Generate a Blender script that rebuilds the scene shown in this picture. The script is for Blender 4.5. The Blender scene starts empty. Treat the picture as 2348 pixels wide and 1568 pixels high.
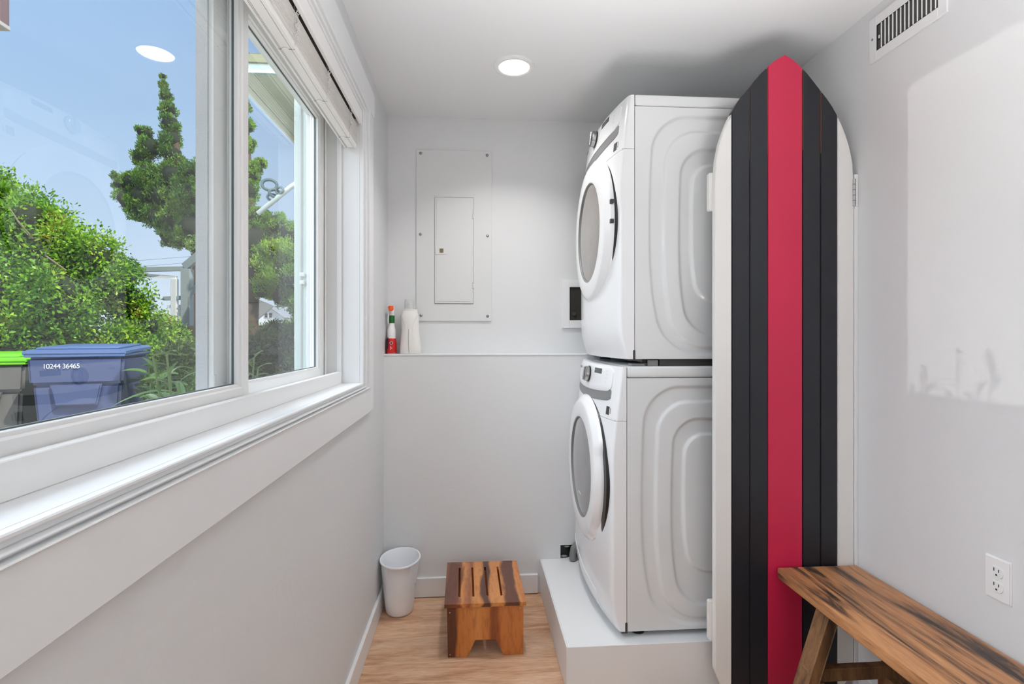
import bpy, bmesh, math, random
import numpy as np
from math import pi, sin, cos, sqrt, radians
from mathutils import Vector, Matrix

random.seed(7)
rng = np.random.default_rng(7)
SC = bpy.context.scene
COL = SC.collection

# ------------------------------------------------------------------ camera
cam_d = bpy.data.cameras.new('camera')
cam = bpy.data.objects.new('camera', cam_d)
COL.objects.link(cam)
cam.location = (0, 0, 1.30)
cam.rotation_euler = (pi / 2, 0, -radians(4.194))
cam_d.sensor_width = 36
cam_d.lens = 36 * 1200 / 2348
cam_d.shift_y = -12.5 / 2348
cam_d.clip_start = 0.02
SC.camera = cam

# ------------------------------------------------------------------ exposure
SC.view_settings.view_transform = 'Standard'
SC.view_settings.look = 'None'
SC.view_settings.gamma = 1
SC.view_settings.exposure = 0.06
SC.view_settings.use_curve_mapping = False
SC.cycles.max_bounces = 10
SC.cycles.diffuse_bounces = 6
SC.cycles.transparent_max_bounces = 24
SC.cycles.sample_clamp_indirect = 6

# ------------------------------------------------------------------ sky
W = bpy.data.worlds.new('world')
SC.world = W
W.use_nodes = True
wn, wl = W.node_tree.nodes, W.node_tree.links
wn.clear()
w_out = wn.new('ShaderNodeOutputWorld')
w_bg = wn.new('ShaderNodeBackground')
w_tc = wn.new('ShaderNodeTexCoord')
w_sep = wn.new('ShaderNodeSeparateXYZ')
w_rmp = wn.new('ShaderNodeValToRGB')
wl.new(w_tc.outputs['Generated'], w_sep.inputs[0])
wl.new(w_sep.outputs['Z'], w_rmp.inputs[0])
wl.new(w_rmp.outputs[0], w_bg.inputs[0])
wl.new(w_bg.outputs[0], w_out.inputs[0])
w_bg.inputs[1].default_value = 1.04
cr = w_rmp.color_ramp
cr.elements[0].position = 0.0
cr.elements[0].color = (.74, .84, .96, 1)
cr.elements[1].position = 1.0
cr.elements[1].color = (.16, .33, .70, 1)
e = cr.elements.new(.18); e.color = (.54, .71, .93, 1)
e = cr.elements.new(.5); e.color = (.31, .52, .84, 1)


def light(name, kind, loc, rot, energy, color=(1, 1, 1), **kw):
    d = bpy.data.lights.new(name, kind)
    d.energy = energy
    d.color = color
    for k, v in kw.items():
        setattr(d, k, v)
    o = bpy.data.objects.new(name, d)
    COL.objects.link(o)
    o.location = loc
    o.rotation_euler = rot
    return o


def aim(o, target):
    o.rotation_euler = (Vector(target) - o.location).to_track_quat('-Z', 'Y').to_euler()


# the sun, high behind the house
sun = light('sun', 'SUN', (6, -5, 9), (0, 0, 0), 5.2, (1, .95, .86), angle=radians(.6))
aim(sun, (6 - .50, -5 + .38, 9 - .78))
# added fill: a large area lamp behind the camera that brightens the room
fill_rear = light('rear_fill', 'AREA', (.45, -1.45, 1.35), (0, 0, 0), 9.5, (.92, .965, 1.0), shape='RECTANGLE', size=1.7, size_y=2.1)
aim(fill_rear, (.45, 2.0, 1.35))
# skylight entering at the window
sky = light('window_skylight', 'AREA', (-2.2, 1.15, 3.0), (0, 0, 0), 120, (.92, .965, 1.0), shape='RECTANGLE', size=3.2, size_y=2.2)
aim(sky, (.2, 1.2, 1.2))
# added fill: two unseen upward area lamps that brighten the ceiling and room
cfill1 = light('ceiling_fill', 'AREA', (.62, .35, .70), (pi, 0, 0), 15.5, (.965, .985, 1), shape='DISK', size=.6, spread=radians(88))
aim(cfill1, (.62, .5, 2.44))
cfill2 = light('ceiling_fill', 'AREA', (.50, .80, .30), (pi, 0, 0), 3.4, (.985, .99, 1), shape='DISK', size=.5, spread=radians(84))
aim(cfill2, (.42, 1.25, 2.44))
# sun glancing off a neighbour's pane across the yard, thrown level through the window
glint = light('pane_glint', 'SPOT', (-12.0, 4.42, 1.56), (0, 0, 0), 1100, (1, .98, .93), shadow_soft_size=.035, spot_size=radians(13), spot_blend=.1)
aim(glint, (-.6, 1.2, 1.6))


# ------------------------------------------------------------------ materials
def lin(c):
    return tuple(((v / 255) / 12.92 if v / 255 <= .04045 else ((v / 255 + .055) / 1.055) ** 2.4) for v in c[:3]) + (1,)


MATS = {}


def mat(name, rgb, rough=.5, metal=0, spec=.5, bump=0, bscale=60, vary=0, coat=0, emit=None, estr=0):
    m = bpy.data.materials.new(name)
    m.use_nodes = True
    n, l = m.node_tree.nodes, m.node_tree.links
    b = n['Principled BSDF']
    b.inputs['Base Color'].default_value = lin(rgb)
    b.inputs['Roughness'].default_value = rough
    b.inputs['Metallic'].default_value = metal
    b.inputs['Specular IOR Level'].default_value = spec
    b.inputs['Coat Weight'].default_value = coat
    if emit:
        b.inputs['Emission Color'].default_value = lin(emit)
        b.inputs['Emission Strength'].default_value = estr
    if bump or vary:
        tc = n.new('ShaderNodeTexCoord')
        nz = n.new('ShaderNodeTexNoise')
        nz.inputs['Scale'].default_value = bscale
        nz.inputs['Detail'].default_value = 4
        l.new(tc.outputs['Object'], nz.inputs['Vector'])
        if bump:
            bp = n.new('ShaderNodeBump')
            bp.inputs['Strength'].default_value = bump
            bp.inputs['Distance'].default_value = .004
            l.new(nz.outputs['Fac'], bp.inputs['Height'])
            l.new(bp.outputs[0], b.inputs['Normal'])
        if vary:
            nz2 = n.new('ShaderNodeTexNoise')
            nz2.inputs['Scale'].default_value = bscale * .1
            l.new(tc.outputs['Object'], nz2.inputs['Vector'])
            mx = n.new('ShaderNodeMix'); mx.data_type = 'RGBA'
            c = lin(rgb)
            mx.inputs['A'].default_value = tuple(v * (1 - vary) for v in c[:3]) + (1,)
            mx.inputs['B'].default_value = tuple(min(1, v * (1 + vary)) for v in c[:3]) + (1,)
            l.new(nz2.outputs['Fac'], mx.inputs['Factor'])
            l.new(mx.outputs['Result'], b.inputs['Base Color'])
    MATS[name] = m
    return m


def glass_mat(name, tint=(.95, .975, .97), refl=1.5, haze=0):
    m = bpy.data.materials.new(name)
    m.use_nodes = True
    n, l = m.node_tree.nodes, m.node_tree.links
    n.clear()
    o = n.new('ShaderNodeOutputMaterial')
    t = n.new('ShaderNodeBsdfTransparent'); t.inputs[0].default_value = tint + (1,)
    g = n.new('ShaderNodeBsdfGlossy'); g.inputs['Roughness'].default_value = .004
    f = n.new('ShaderNodeFresnel'); f.inputs[0].default_value = 1.5
    ge = n.new('ShaderNodeNewGeometry')
    io = n.new('ShaderNodeMapRange'); io.inputs['To Min'].default_value = 1.5; io.inputs['To Max'].default_value = 1 / 1.5
    l.new(ge.outputs['Backfacing'], io.inputs['Value']); l.new(io.outputs[0], f.inputs[0])
    mu = n.new('ShaderNodeMath'); mu.operation = 'MULTIPLY'; mu.inputs[1].default_value = refl; mu.use_clamp = True
    mx = n.new('ShaderNodeMixShader')
    l.new(f.outputs[0], mu.inputs[0]); l.new(mu.outputs[0], mx.inputs[0])
    l.new(t.outputs[0], mx.inputs[1]); l.new(g.outputs[0], mx.inputs[2])
    if haze:
        df = n.new('ShaderNodeBsdfDiffuse'); df.inputs[0].default_value = (.85, .85, .85, 1)
        m2 = n.new('ShaderNodeMixShader'); m2.inputs[0].default_value = haze
        l.new(mx.outputs[0], m2.inputs[1]); l.new(df.outputs[0], m2.inputs[2]); l.new(m2.outputs[0], o.inputs[0])
    else:
        l.new(mx.outputs[0], o.inputs[0])
    return m


def wood_mat(name, ramp, axis='X', stretch=(1, 14, 14), scale=3.0, rough=.5, distort=1.2, detail=6, knots=0, rnd=0, bump=.1, coat=0):
    """grain running along `axis`: noise squeezed across it, a colour ramp, optional knots and per-piece tint"""
    m = bpy.data.materials.new(name)
    m.use_nodes = True
    n, l = m.node_tree.nodes, m.node_tree.links
    b = n['Principled BSDF']
    b.inputs['Roughness'].default_value = rough
    b.inputs['Coat Weight'].default_value = coat
    tc = n.new('ShaderNodeTexCoord')
    mp = n.new('ShaderNodeMapping')
    mp.inputs['Scale'].default_value = stretch
    l.new(tc.outputs['Object'], mp.inputs['Vector'])
    src = mp.outputs[0]
    oi = n.new('ShaderNodeObjectInfo')
    if rnd:
        ad = n.new('ShaderNodeVectorMath'); ad.operation = 'ADD'
        sc = n.new('ShaderNodeVectorMath'); sc.operation = 'SCALE'; sc.inputs['Scale'].default_value = 40
        cb = n.new('ShaderNodeCombineXYZ')
        for k in range(3):
            l.new(oi.outputs['Random'], cb.inputs[k])
        l.new(cb.outputs[0], sc.inputs[0])
        l.new(src, ad.inputs[0]); l.new(sc.outputs[0], ad.inputs[1])
        src = ad.outputs[0]
    nz = n.new('ShaderNodeTexNoise')
    nz.inputs['Scale'].default_value = scale
    nz.inputs['Detail'].default_value = detail
    nz.inputs['Roughness'].default_value = .62
    nz.inputs['Distortion'].default_value = distort
    l.new(src, nz.inputs['Vector'])
    rp = n.new('ShaderNodeValToRGB')
    while len(rp.color_ramp.elements) > 1:
        rp.color_ramp.elements.remove(rp.color_ramp.elements[0])
    rp.color_ramp.elements[0].position = ramp[0][0]
    rp.color_ramp.elements[0].color = lin(ramp[0][1])
    for p, c in ramp[1:]:
        q = rp.color_ramp.elements.new(p); q.color = lin(c)
    l.new(nz.outputs['Fac'], rp.inputs[0])
    out = rp.outputs[0]
    # fine fibre
    nf = n.new('ShaderNodeTexNoise'); nf.inputs['Scale'].default_value = scale * 9; nf.inputs['Detail'].default_value = 3
    l.new(src, nf.inputs['Vector'])
    mf = n.new('ShaderNodeMix'); mf.data_type = 'RGBA'; mf.blend_type = 'MULTIPLY'; mf.inputs['Factor'].default_value = .45
    rf = n.new('ShaderNodeValToRGB'); rf.color_ramp.elements[0].position = .3; rf.color_ramp.elements[0].color = (.55, .5, .46, 1); rf.color_ramp.elements[1].position = .6
    l.new(nf.outputs['Fac'], rf.inputs[0]); l.new(out, mf.inputs['A']); l.new(rf.outputs[0], mf.inputs['B'])
    out = mf.outputs['Result']
    if knots:
        vo = n.new('ShaderNodeTexVoronoi'); vo.inputs['Scale'].default_value = knots
        mp2 = n.new('ShaderNodeMapping'); mp2.inputs['Scale'].default_value = tuple(.45 if k == 1 else 1 for k in ((1, 0, 0) if axis == 'X' else (0, 1, 0)))
        l.new(tc.outputs['Object'], mp2.inputs['Vector']); l.new(mp2.outputs[0], vo.inputs['Vector'])
        rk = n.new('ShaderNodeValToRGB'); rk.color_ramp.elements[0].position = .04; rk.color_ramp.elements[0].color = (.08, .045, .03, 1); rk.color_ramp.elements[1].position = .13
        l.new(vo.outputs['Distance'], rk.inputs[0])
        mk = n.new('ShaderNodeMix'); mk.data_type = 'RGBA'; mk.blend_type = 'MULTIPLY'; mk.inputs['Factor'].default_value = .8
        l.new(out, mk.inputs['A']); l.new(rk.outputs[0], mk.inputs['B'])
        out = mk.outputs['Result']
    if rnd:
        hs = n.new('ShaderNodeHueSaturation')
        mr = n.new('ShaderNodeMapRange'); mr.inputs['To Min'].default_value = 1 - rnd; mr.inputs['To Max'].default_value = 1 + rnd
        l.new(oi.outputs['Random'], mr.inputs['Value']); l.new(mr.outputs[0], hs.inputs['Value']); l.new(out, hs.inputs['Color'])
        out = hs.outputs[0]
    l.new(out, b.inputs['Base Color'])
    bp = n.new('ShaderNodeBump'); bp.inputs['Strength'].default_value = bump; bp.inputs['Distance'].default_value = .002
    l.new(nf.outputs['Fac'], bp.inputs['Height']); l.new(bp.outputs[0], b.inputs['Normal'])
    return m


def leaf_mat(name, ramp, rough=.45, trans=.25):
    m = bpy.data.materials.new(name)
    m.use_nodes = True
    n, l = m.node_tree.nodes, m.node_tree.links
    b = n['Principled BSDF']
    b.inputs['Roughness'].default_value = rough
    g = n.new('ShaderNodeNewGeometry')
    tc = n.new('ShaderNodeTexCoord')
    nz = n.new('ShaderNodeTexNoise'); nz.inputs['Scale'].default_value = 2.2; nz.inputs['Detail'].default_value = 2
    l.new(tc.outputs['Object'], nz.inputs['Vector'])
    ma = n.new('ShaderNodeMath'); ma.operation = 'MULTIPLY_ADD'; ma.inputs[1].default_value = .45
    l.new(g.outputs['Random Per Island'], ma.inputs[0])
    mb = n.new('ShaderNodeMath'); mb.operation = 'MULTIPLY_ADD'; mb.inputs[1].default_value = 1.6; mb.inputs[2].default_value = -.55
    l.new(nz.outputs['Fac'], mb.inputs[0]); l.new(mb.outputs[0], ma.inputs[2])
    rp = n.new('ShaderNodeValToRGB')
    rp.color_ramp.elements[0].position = ramp[0][0]; rp.color_ramp.elements[0].color = lin(ramp[0][1])
    rp.color_ramp.elements[1].position = ramp[-1][0]; rp.color_ramp.elements[1].color = lin(ramp[-1][1])
    for p, c in ramp[1:-1]:
        q = rp.color_ramp.elements.new(p); q.color = lin(c)
    l.new(ma.outputs[0], rp.inputs[0])
    l.new(rp.outputs[0], b.inputs['Base Color'])
    tr = n.new('ShaderNodeBsdfTranslucent'); l.new(rp.outputs[0], tr.inputs[0])
    mx = n.new('ShaderNodeMixShader'); mx.inputs[0].default_value = trans
    l.new(b.outputs[0], mx.inputs[1]); l.new(tr.outputs[0], mx.inputs[2])
    l.new(mx.outputs[0], n['Material Output'].inputs[0])
    return m


WALL = mat('wall paint', (223, 224, 225), .6, bump=.10, bscale=90)
ROUGHWALL = mat('textured wall paint', (217, 218, 219), .6, bump=.38, bscale=38)
CEIL = mat('ceiling paint', (230, 231, 232), .7, bump=.05, bscale=90)
TRIM = mat('trim paint', (233, 234, 235), .38, bump=.03, bscale=50)
VINYL = mat('white vinyl', (235, 235, 234), .3)
VGREY = mat('shaded track vinyl', (215, 215, 213), .4)
PILE = mat('grey weatherstrip pile', (196, 196, 196), .9, bump=.8, bscale=600)
SEAL = mat('glazing seal', (84, 94, 96), .5)
GLASS = glass_mat('window glass')
BLIND = mat('blind white', (240, 237, 234), .42)
BLINDRAIL = mat('blind rail white', (244, 243, 241), .35)
CORD = mat('blind cord', (232, 230, 226), .7)
DARK = mat('dark gap', (28, 26, 24), .8)
ENAMEL = mat('white enamel', (224, 226, 227), .16, coat=.35)
ENAMEL2 = mat('white moulded plastic', (240, 241, 243), .22, coat=.2)
SEAM = mat('seam shadow grey', (150, 150, 150), .6)
BLACKP = mat('black plastic', (14, 14, 15), .35)
CHARC = mat('charcoal plastic', (58, 56, 54), .55)
CHROME = mat('satin chrome', (176, 176, 176), .22, metal=1)
GREYP = mat('grey plastic band', (128, 128, 129), .4)
DISPLAY = mat('grey display glass', (74, 74, 76), .15)
PRINT = mat('grey print', (150, 152, 156), .6)
WGLASS = mat('washer door glass', (124, 124, 126), .06, coat=.6)
DGLASS = mat('dryer door glass', (132, 125, 119), .06, coat=.6)
PANEL = mat('panel grey paint', (219, 220, 220), .4)
STEEL = mat('zinc screw steel', (150, 150, 150), .35, metal=1)
OUTLETW = mat('outlet plastic', (238, 238, 238), .3)
SLOT = mat('outlet slot', (50, 48, 46), .7)
BINW = mat('bin plastic', (244, 246, 250), .35)
RED = mat('crimson paint', (198, 30, 72), .42, vary=.10, bscale=24)
BLACK = mat('black paint', (27, 29, 36), .38, bump=.12, bscale=70)
WHITEB = mat('board white paint', (234, 233, 230), .4, bump=.05, bscale=50)
COPPER = mat('worn bare edge', (120, 74, 44), .6)
LAMP = mat('lamp diffuser', (255, 255, 255), .5, emit=(255, 253, 249), estr=5)
BACKV = mat('vent dark interior', (78, 74, 70), .8)
FLOORW = wood_mat('floor plank oak', [(.25, (168, 126, 96)), (.42, (206, 162, 128)), (.56, (222, 184, 152)), (.75, (230, 200, 172))],
                  'X', (1, 7, 7), 2.4, .42, 1.0, 6, knots=2.3, rnd=.07, bump=.08)
BENCHW = wood_mat('reclaimed bench wood', [(.33, (42, 36, 32)), (.41, (84, 64, 50)), (.47, (140, 98, 66)), (.56, (184, 130, 86)), (.66, (196, 142, 96)), (.78, (140, 84, 58))],
                  'Y', (9, .9, 9), 2.1, .5, 1.4, 8, knots=3.1, bump=.25)
BENCHL = wood_mat('bench leg wood', [(.30, (72, 52, 36)), (.48, (128, 92, 60)), (.70, (150, 110, 74))],
                  'X', (9, 9, 1.4), 2.4, .55, .8, 6, knots=5, bump=.25)
BENCHD = wood_mat('dark shelf wood', [(.30, (34, 26, 22)), (.60, (66, 48, 38)), (.80, (92, 66, 50))], 'Y', (9, 1, 9), 2.4, .55, .8, 6, bump=.25)


def acacia(name, vertical=False):
    """glued staves of light and dark acacia; bands across x, waviness from noise"""
    m = bpy.data.materials.new(name)
    m.use_nodes = True
    n, l = m.node_tree.nodes, m.node_tree.links
    b = n['Principled BSDF']; b.inputs['Roughness'].default_value = .28; b.inputs['Coat Weight'].default_value = .3
    tc = n.new('ShaderNodeTexCoord'); sp = n.new('ShaderNodeSeparateXYZ'); l.new(tc.outputs['Object'], sp.inputs[0])
    mp = n.new('ShaderNodeMapping'); mp.inputs['Scale'].default_value = (7, 7, 1.6) if vertical else (7, 1.6, 7)
    l.new(tc.outputs['Object'], mp.inputs[0])
    nz = n.new('ShaderNodeTexNoise'); nz.inputs['Scale'].default_value = 1.6; nz.inputs['Detail'].default_value = 3
    l.new(mp.outputs[0], nz.inputs['Vector'])
    a = n.new('ShaderNodeMath'); a.operation = 'MULTIPLY_ADD'; a.inputs[1].default_value = .10; a.inputs[2].default_value = -.05
    l.new(nz.outputs['Fac'], a.inputs[0])
    s = n.new('ShaderNodeMath'); s.operation = 'ADD'; l.new(sp.outputs['X'], s.inputs[0]); l.new(a.outputs[0], s.inputs[1])
    mr = n.new('ShaderNodeMapRange'); mr.inputs['From Min'].default_value = -.17; mr.inputs['From Max'].default_value = .17
    l.new(s.outputs[0], mr.inputs['Value'])
    rp = n.new('ShaderNodeValToRGB')
    O, D, O2 = (210, 138, 72), (92, 48, 24), (194, 116, 54)
    st = ([(0, D), (.12, D), (.17, O2), (.4, O), (.56, O2), (.60, (134, 70, 34)), (.66, (150, 78, 36)), (.70, O2), (.95, O2), (1, D)] if vertical else
          [(0, (150, 74, 32)), (.05, D), (.17, (120, 58, 28)), (.21, O), (.30, (150, 82, 40)), (.36, O), (.44, O), (.47, D), (.55, (84, 38, 20)), (.585, O), (.74, O), (.79, (104, 50, 26)), (.90, D), (.93, O), (1, O2)])
    rp.color_ramp.elements[0].position = 0; rp.color_ramp.elements[0].color = lin(st[0][1])
    rp.color_ramp.elements[1].position = 1; rp.color_ramp.elements[1].color = lin(st[-1][1])
    for p, c in st[1:-1]:
        q = rp.color_ramp.elements.new(p); q.color = lin(c)
    l.new(mr.outputs[0], rp.inputs[0])
    nf = n.new('ShaderNodeTexNoise'); nf.inputs['Scale'].default_value = 14; nf.inputs['Detail'].default_value = 4
    l.new(mp.outputs[0], nf.inputs['Vector'])
    rf = n.new('ShaderNodeValToRGB'); rf.color_ramp.elements[0].position = .3; rf.color_ramp.elements[0].color = (.5, .42, .36, 1); rf.color_ramp.elements[1].position = .55
    l.new(nf.outputs['Fac'], rf.inputs[0])
    mx = n.new('ShaderNodeMix'); mx.data_type = 'RGBA'; mx.blend_type = 'MULTIPLY'; mx.inputs['Factor'].default_value = .5
    l.new(rp.outputs[0], mx.inputs['A']); l.new(rf.outputs[0], mx.inputs['B'])
    l.new(mx.outputs['Result'], b.inputs['Base Color'])
    return m


ACT, ACF = acacia('acacia top'), acacia('acacia front', True)


# ------------------------------------------------------------------ helpers
ORG = {}


def tag(o, label=None, cat=None, group=None, kind=None):
    if label: o['label'] = label
    if cat: o['category'] = cat
    if group: o['group'] = group
    if kind: o['kind'] = kind
    return o


def thing(name, loc=(0, 0, 0), label=None, cat=None, group=None, kind=None):
    o = bpy.data.objects.new(name, None)
    o.empty_display_size = .05
    COL.objects.link(o)
    o.location = loc
    ORG[o.name] = Vector(loc)
    return tag(o, label, cat, group, kind)


def put(name, bm, m, parent=None, smooth=False, org=None, kind=None, label=None):
    """link a bmesh (world coordinates) as one object; origin = its thing's base"""
    o3 = ORG[parent.name] if parent is not None else Vector(org or (0, 0, 0))
    if o3.length:
        bmesh.ops.translate(bm, verts=bm.verts, vec=-o3)
    bmesh.ops.recalc_face_normals(bm, faces=bm.faces)
    me = bpy.data.meshes.new(name)
    bm.to_mesh(me)
    bm.free()
    ms = m if isinstance(m, (list, tuple)) else [m]
    for k in ms:
        me.materials.append(k)
    if smooth:
        for p in me.polygons:
            p.use_smooth = True
        if smooth != 'all':
            try:
                me.set_sharp_from_angle(angle=radians(smooth if smooth is not True else 35))
            except Exception:
                pass
    o = bpy.data.objects.new(name, me)
    COL.objects.link(o)
    if parent is not None:
        o.parent = parent
    else:
        o.location = o3
    ORG[o.name] = o3.copy()
    return tag(o, label, None, None, kind)


def B():
    return bmesh.new()


def box(bm, x0, x1, y0, y1, z0, z1, bev=0, seg=1, rot=None):
    r = bmesh.ops.create_cube(bm, size=1)
    vs = r['verts']
    for v in vs:
        v.co = Vector(((x0 + x1) / 2 + v.co.x * (x1 - x0), (y0 + y1) / 2 + v.co.y * (y1 - y0), (z0 + z1) / 2 + v.co.z * (z1 - z0)))
    if bev:
        es = list({e for v in vs for e in v.link_edges})
        q = bmesh.ops.bevel(bm, geom=es, offset=bev, segments=seg, profile=.5, affect='EDGES')
        vs = list({v for f in q['faces'] for v in f.verts} | {v for v in vs if v.is_valid})
    if rot:
        c, R = rot
        bmesh.ops.rotate(bm, verts=[v for v in vs if v.is_valid], cent=c, matrix=R)
    return vs


def bar(bm, p0, p1, w, d, up=(0, 0, 1), bev=0):
    """rectangular bar from p0 to p1, section w x d (d along `up`)"""
    p0, p1 = Vector(p0), Vector(p1)
    z = (p1 - p0); L = z.length; z.normalize()
    u = Vector(up); u = (u - z * u.dot(z)).normalized()
    x = u.cross(z)
    M = Matrix((x, u, z)).transposed().to_4x4()
    M.translation = (p0 + p1) / 2
    r = bmesh.ops.create_cube(bm, size=1)
    vs = r['verts']
    for v in vs:
        v.co = M @ Vector((v.co.x * w, v.co.y * d, v.co.z * L))
    if bev:
        bmesh.ops.bevel(bm, geom=list({e for v in vs for e in v.link_edges}), offset=bev, segments=1, affect='EDGES')


def tube(bm, pts, r, n=8, cap=True, closed=False):
    pts = [Vector(p) for p in pts]
    rings = []
    prev = None
    for i, p in enumerate(pts):
        a = pts[i - 1] if (i > 0 or closed) else pts[i]
        b = pts[(i + 1) % len(pts)] if (i < len(pts) - 1 or closed) else pts[i]
        t = (b - a).normalized()
        if prev is None:
            u = t.orthogonal().normalized()
        else:
            u = (prev - t * prev.dot(t))
            u = u.normalized() if u.length > 1e-6 else t.orthogonal().normalized()
        prev = u
        w = t.cross(u)
        rr = r[i] if isinstance(r, (list, tuple)) else r
        rings.append([bm.verts.new(p + (u * cos(2 * pi * k / n) + w * sin(2 * pi * k / n)) * rr) for k in range(n)])
    m = len(rings)
    for i in range(m if closed else m - 1):
        A, Bq = rings[i], rings[(i + 1) % m]
        for k in range(n):
            bm.faces.new((A[k], A[(k + 1) % n], Bq[(k + 1) % n], Bq[k]))
    if cap and not closed:
        bm.faces.new(rings[0]); bm.faces.new(rings[-1][::-1])


def lathe(bm, prof, c, axis='Z', n=48, sx=1, sy=1, cap0=True, cap1=True):
    """prof = [(radius, height)]; axis 'Z' up, 'X' towards -x, 'Y' towards -y"""
    rings = []
    for r, h in prof:
        ring = []
        for k in range(n):
            a = 2 * pi * k / n
            if axis == 'Z': co = (c[0] + r * sx * cos(a), c[1] + r * sy * sin(a), c[2] + h)
            elif axis == 'X': co = (c[0] - h, c[1] + r * sx * cos(a), c[2] + r * sy * sin(a))
            else: co = (c[0] + r * sx * cos(a), c[1] - h, c[2] + r * sy * sin(a))
            ring.append(bm.verts.new(co))
        rings.append(ring)
    for A, Q in zip(rings, rings[1:]):
        for k in range(n):
            bm.faces.new((A[k], A[(k + 1) % n], Q[(k + 1) % n], Q[k]))
    if cap0: bm.faces.new(rings[0][::-1])
    if cap1: bm.faces.new(rings[-1])


def prism(bm, poly, axis, a, b, bev=0):
    """extrude a 2-D polygon; axis 'y': poly=(x,z); 'x': poly=(y,z); 'z': poly=(x,y)"""
    def P(p, t):
        return {'y': (p[0], t, p[1]), 'x': (t, p[0], p[1]), 'z': (p[0], p[1], t)}[axis]
    A = [bm.verts.new(P(p, a)) for p in poly]
    Q = [bm.verts.new(P(p, b)) for p in poly]
    fs = [bm.faces.new(A), bm.faces.new(Q[::-1])]
    n = len(poly)
    for k in range(n):
        fs.append(bm.faces.new((A[k], A[(k + 1) % n], Q[(k + 1) % n], Q[k])))
    bmesh.ops.recalc_face_normals(bm, faces=fs)
    if bev:
        es = list(set(fs[0].edges) | set(fs[1].edges))
        bmesh.ops.bevel(bm, geom=es, offset=bev, segments=2, affect='EDGES')


def loft(bm, secs, n=28, p=2.0):
    """secs = [(cx, cy, z, rx, ry)], superelliptic sections"""
    rings = []
    for cx, cy, z, rx, ry in secs:
        ring = []
        for k in range(n):
            a = 2 * pi * k / n
            ca, sa = cos(a), sin(a)
            ring.append(bm.verts.new((cx + rx * math.copysign(abs(ca) ** (2 / p), ca), cy + ry * math.copysign(abs(sa) ** (2 / p), sa), z)))
        rings.append(ring)
    for A, Q in zip(rings, rings[1:]):
        for k in range(n):
            bm.faces.new((A[k], A[(k + 1) % n], Q[(k + 1) % n], Q[k]))
    bm.faces.new(rings[0][::-1]); bm.faces.new(rings[-1])


def text(name, s, size, loc, rot, m, parent, ext=.0004, spacing=1.0, sx=1.0):
    cu = bpy.data.curves.new(name, 'FONT')
    cu.body = s
    cu.size = size
    cu.extrude = ext
    cu.align_x = 'CENTER'; cu.align_y = 'CENTER'
    cu.space_character = spacing
    cu.materials.append(m)
    tmp = bpy.data.objects.new(name, cu)
    COL.objects.link(tmp)
    bpy.context.view_layer.update()
    me = bpy.data.meshes.new_from_object(tmp.evaluated_get(bpy.context.evaluated_depsgraph_get()))
    COL.objects.unlink(tmp); bpy.data.objects.remove(tmp)
    o = bpy.data.objects.new(name, me)
    COL.objects.link(o)
    o.parent = parent
    o.location = Vector(loc) - ORG[parent.name]
    o.rotation_euler = rot
    o.scale = (sx, 1, 1)
    ORG[o.name] = Vector(loc)
    return o


def copy_tree(o, parent=None):
    c = o.copy(); COL.objects.link(c); c.parent = parent
    ORG[c.name] = ORG.get(o.name, Vector())
    for ch in list(o.children):
        copy_tree(ch, c)
    return c


# ------------------------------------------------------------------ room shell
XL, XR, YB, YU, ZC = -.445, 1.39, 2.64, 2.76, 2.444
WY0, WY1, WZ0, WZ1 = .22, 2.085, 1.118, 2.1815          # window opening
XO = -.66                                                # outer face of the window wall

fl = thing('floor', (0, 0, 0), kind='structure')
b = B(); box(b, XO, 1.55, -1.7, 2.9, -.12, -.014); put('subfloor', b, DARK, fl)
pw = .178
y = YB
row = 0
rr = random.Random(3)
while y > -1.6:
    y0 = y - pw
    x = XL + .02 - (rr.random() * .3 if y > 1.85 else rr.random() * 1.1)
    while x < XR:
        x1 = x + 1.22
        a0, a1 = max(x, XL - .01), min(x1, XR + .01)
        if a1 - a0 > .03:
            b = B(); box(b, a0 + .0007, a1 - .0007, y0 + .0006, y - .0006, -.014, 0, bev=.0012); put('plank', b, FLOORW, fl)
        x = x1
    y = y0
    row += 1

b = B(); box(b, XO, 1.55, -1.7, 2.92, ZC, ZC + .12)
tag(put('ceiling', b, CEIL), kind='structure')

b = B()
box(b, XO, XL, -1.7, 2.92, 0, WZ0 - .012)
box(b, XO, XL, -1.7, 2.92, WZ1 + .012, ZC)
box(b, XO, XL, -1.7, WY0 - .012, WZ0 - .012, WZ1 + .012)
box(b, XO, XL, WY1 + .012, 2.92, WZ0 - .012, WZ1 + .012)
tag(put('wall_left', b, ROUGHWALL), kind='structure')

HX0, HX1, HZ0, HZ1 = .441, .53, .169, .238
b = B()
box(b, XL, HX0, YB, 2.92, 0, 1.21, bev=0)
box(b, HX1, XR, YB, 2.92, 0, 1.21)
box(b, HX0, HX1, YB, 2.92, HZ1, 1.21)
box(b, HX0, HX1, YB, 2.92, 0, HZ0)
box(b, HX0, HX1, YB + .10, 2.92, HZ0, HZ1)
box(b, XL, XR, YU, 2.92, 1.21, ZC)
tag(put('wall_back', b, WALL), kind='structure')
b = B(); box(b, XR, 1.55, -1.7, 2.92, 0, ZC)
tag(put('wall_right', b, WALL), kind='structure')
b = B(); box(b, XO, 1.55, -1.82, -1.7, 0, ZC)
tag(put('wall_front', b, WALL), kind='structure')
# plaster ledge nosing
b = B(); box(b, XL, XR, YB - .003, YU, 1.203, 1.2125, bev=.003, seg=2)
tag(put('trim_ledge', b, WALL), kind='structure')

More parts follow.
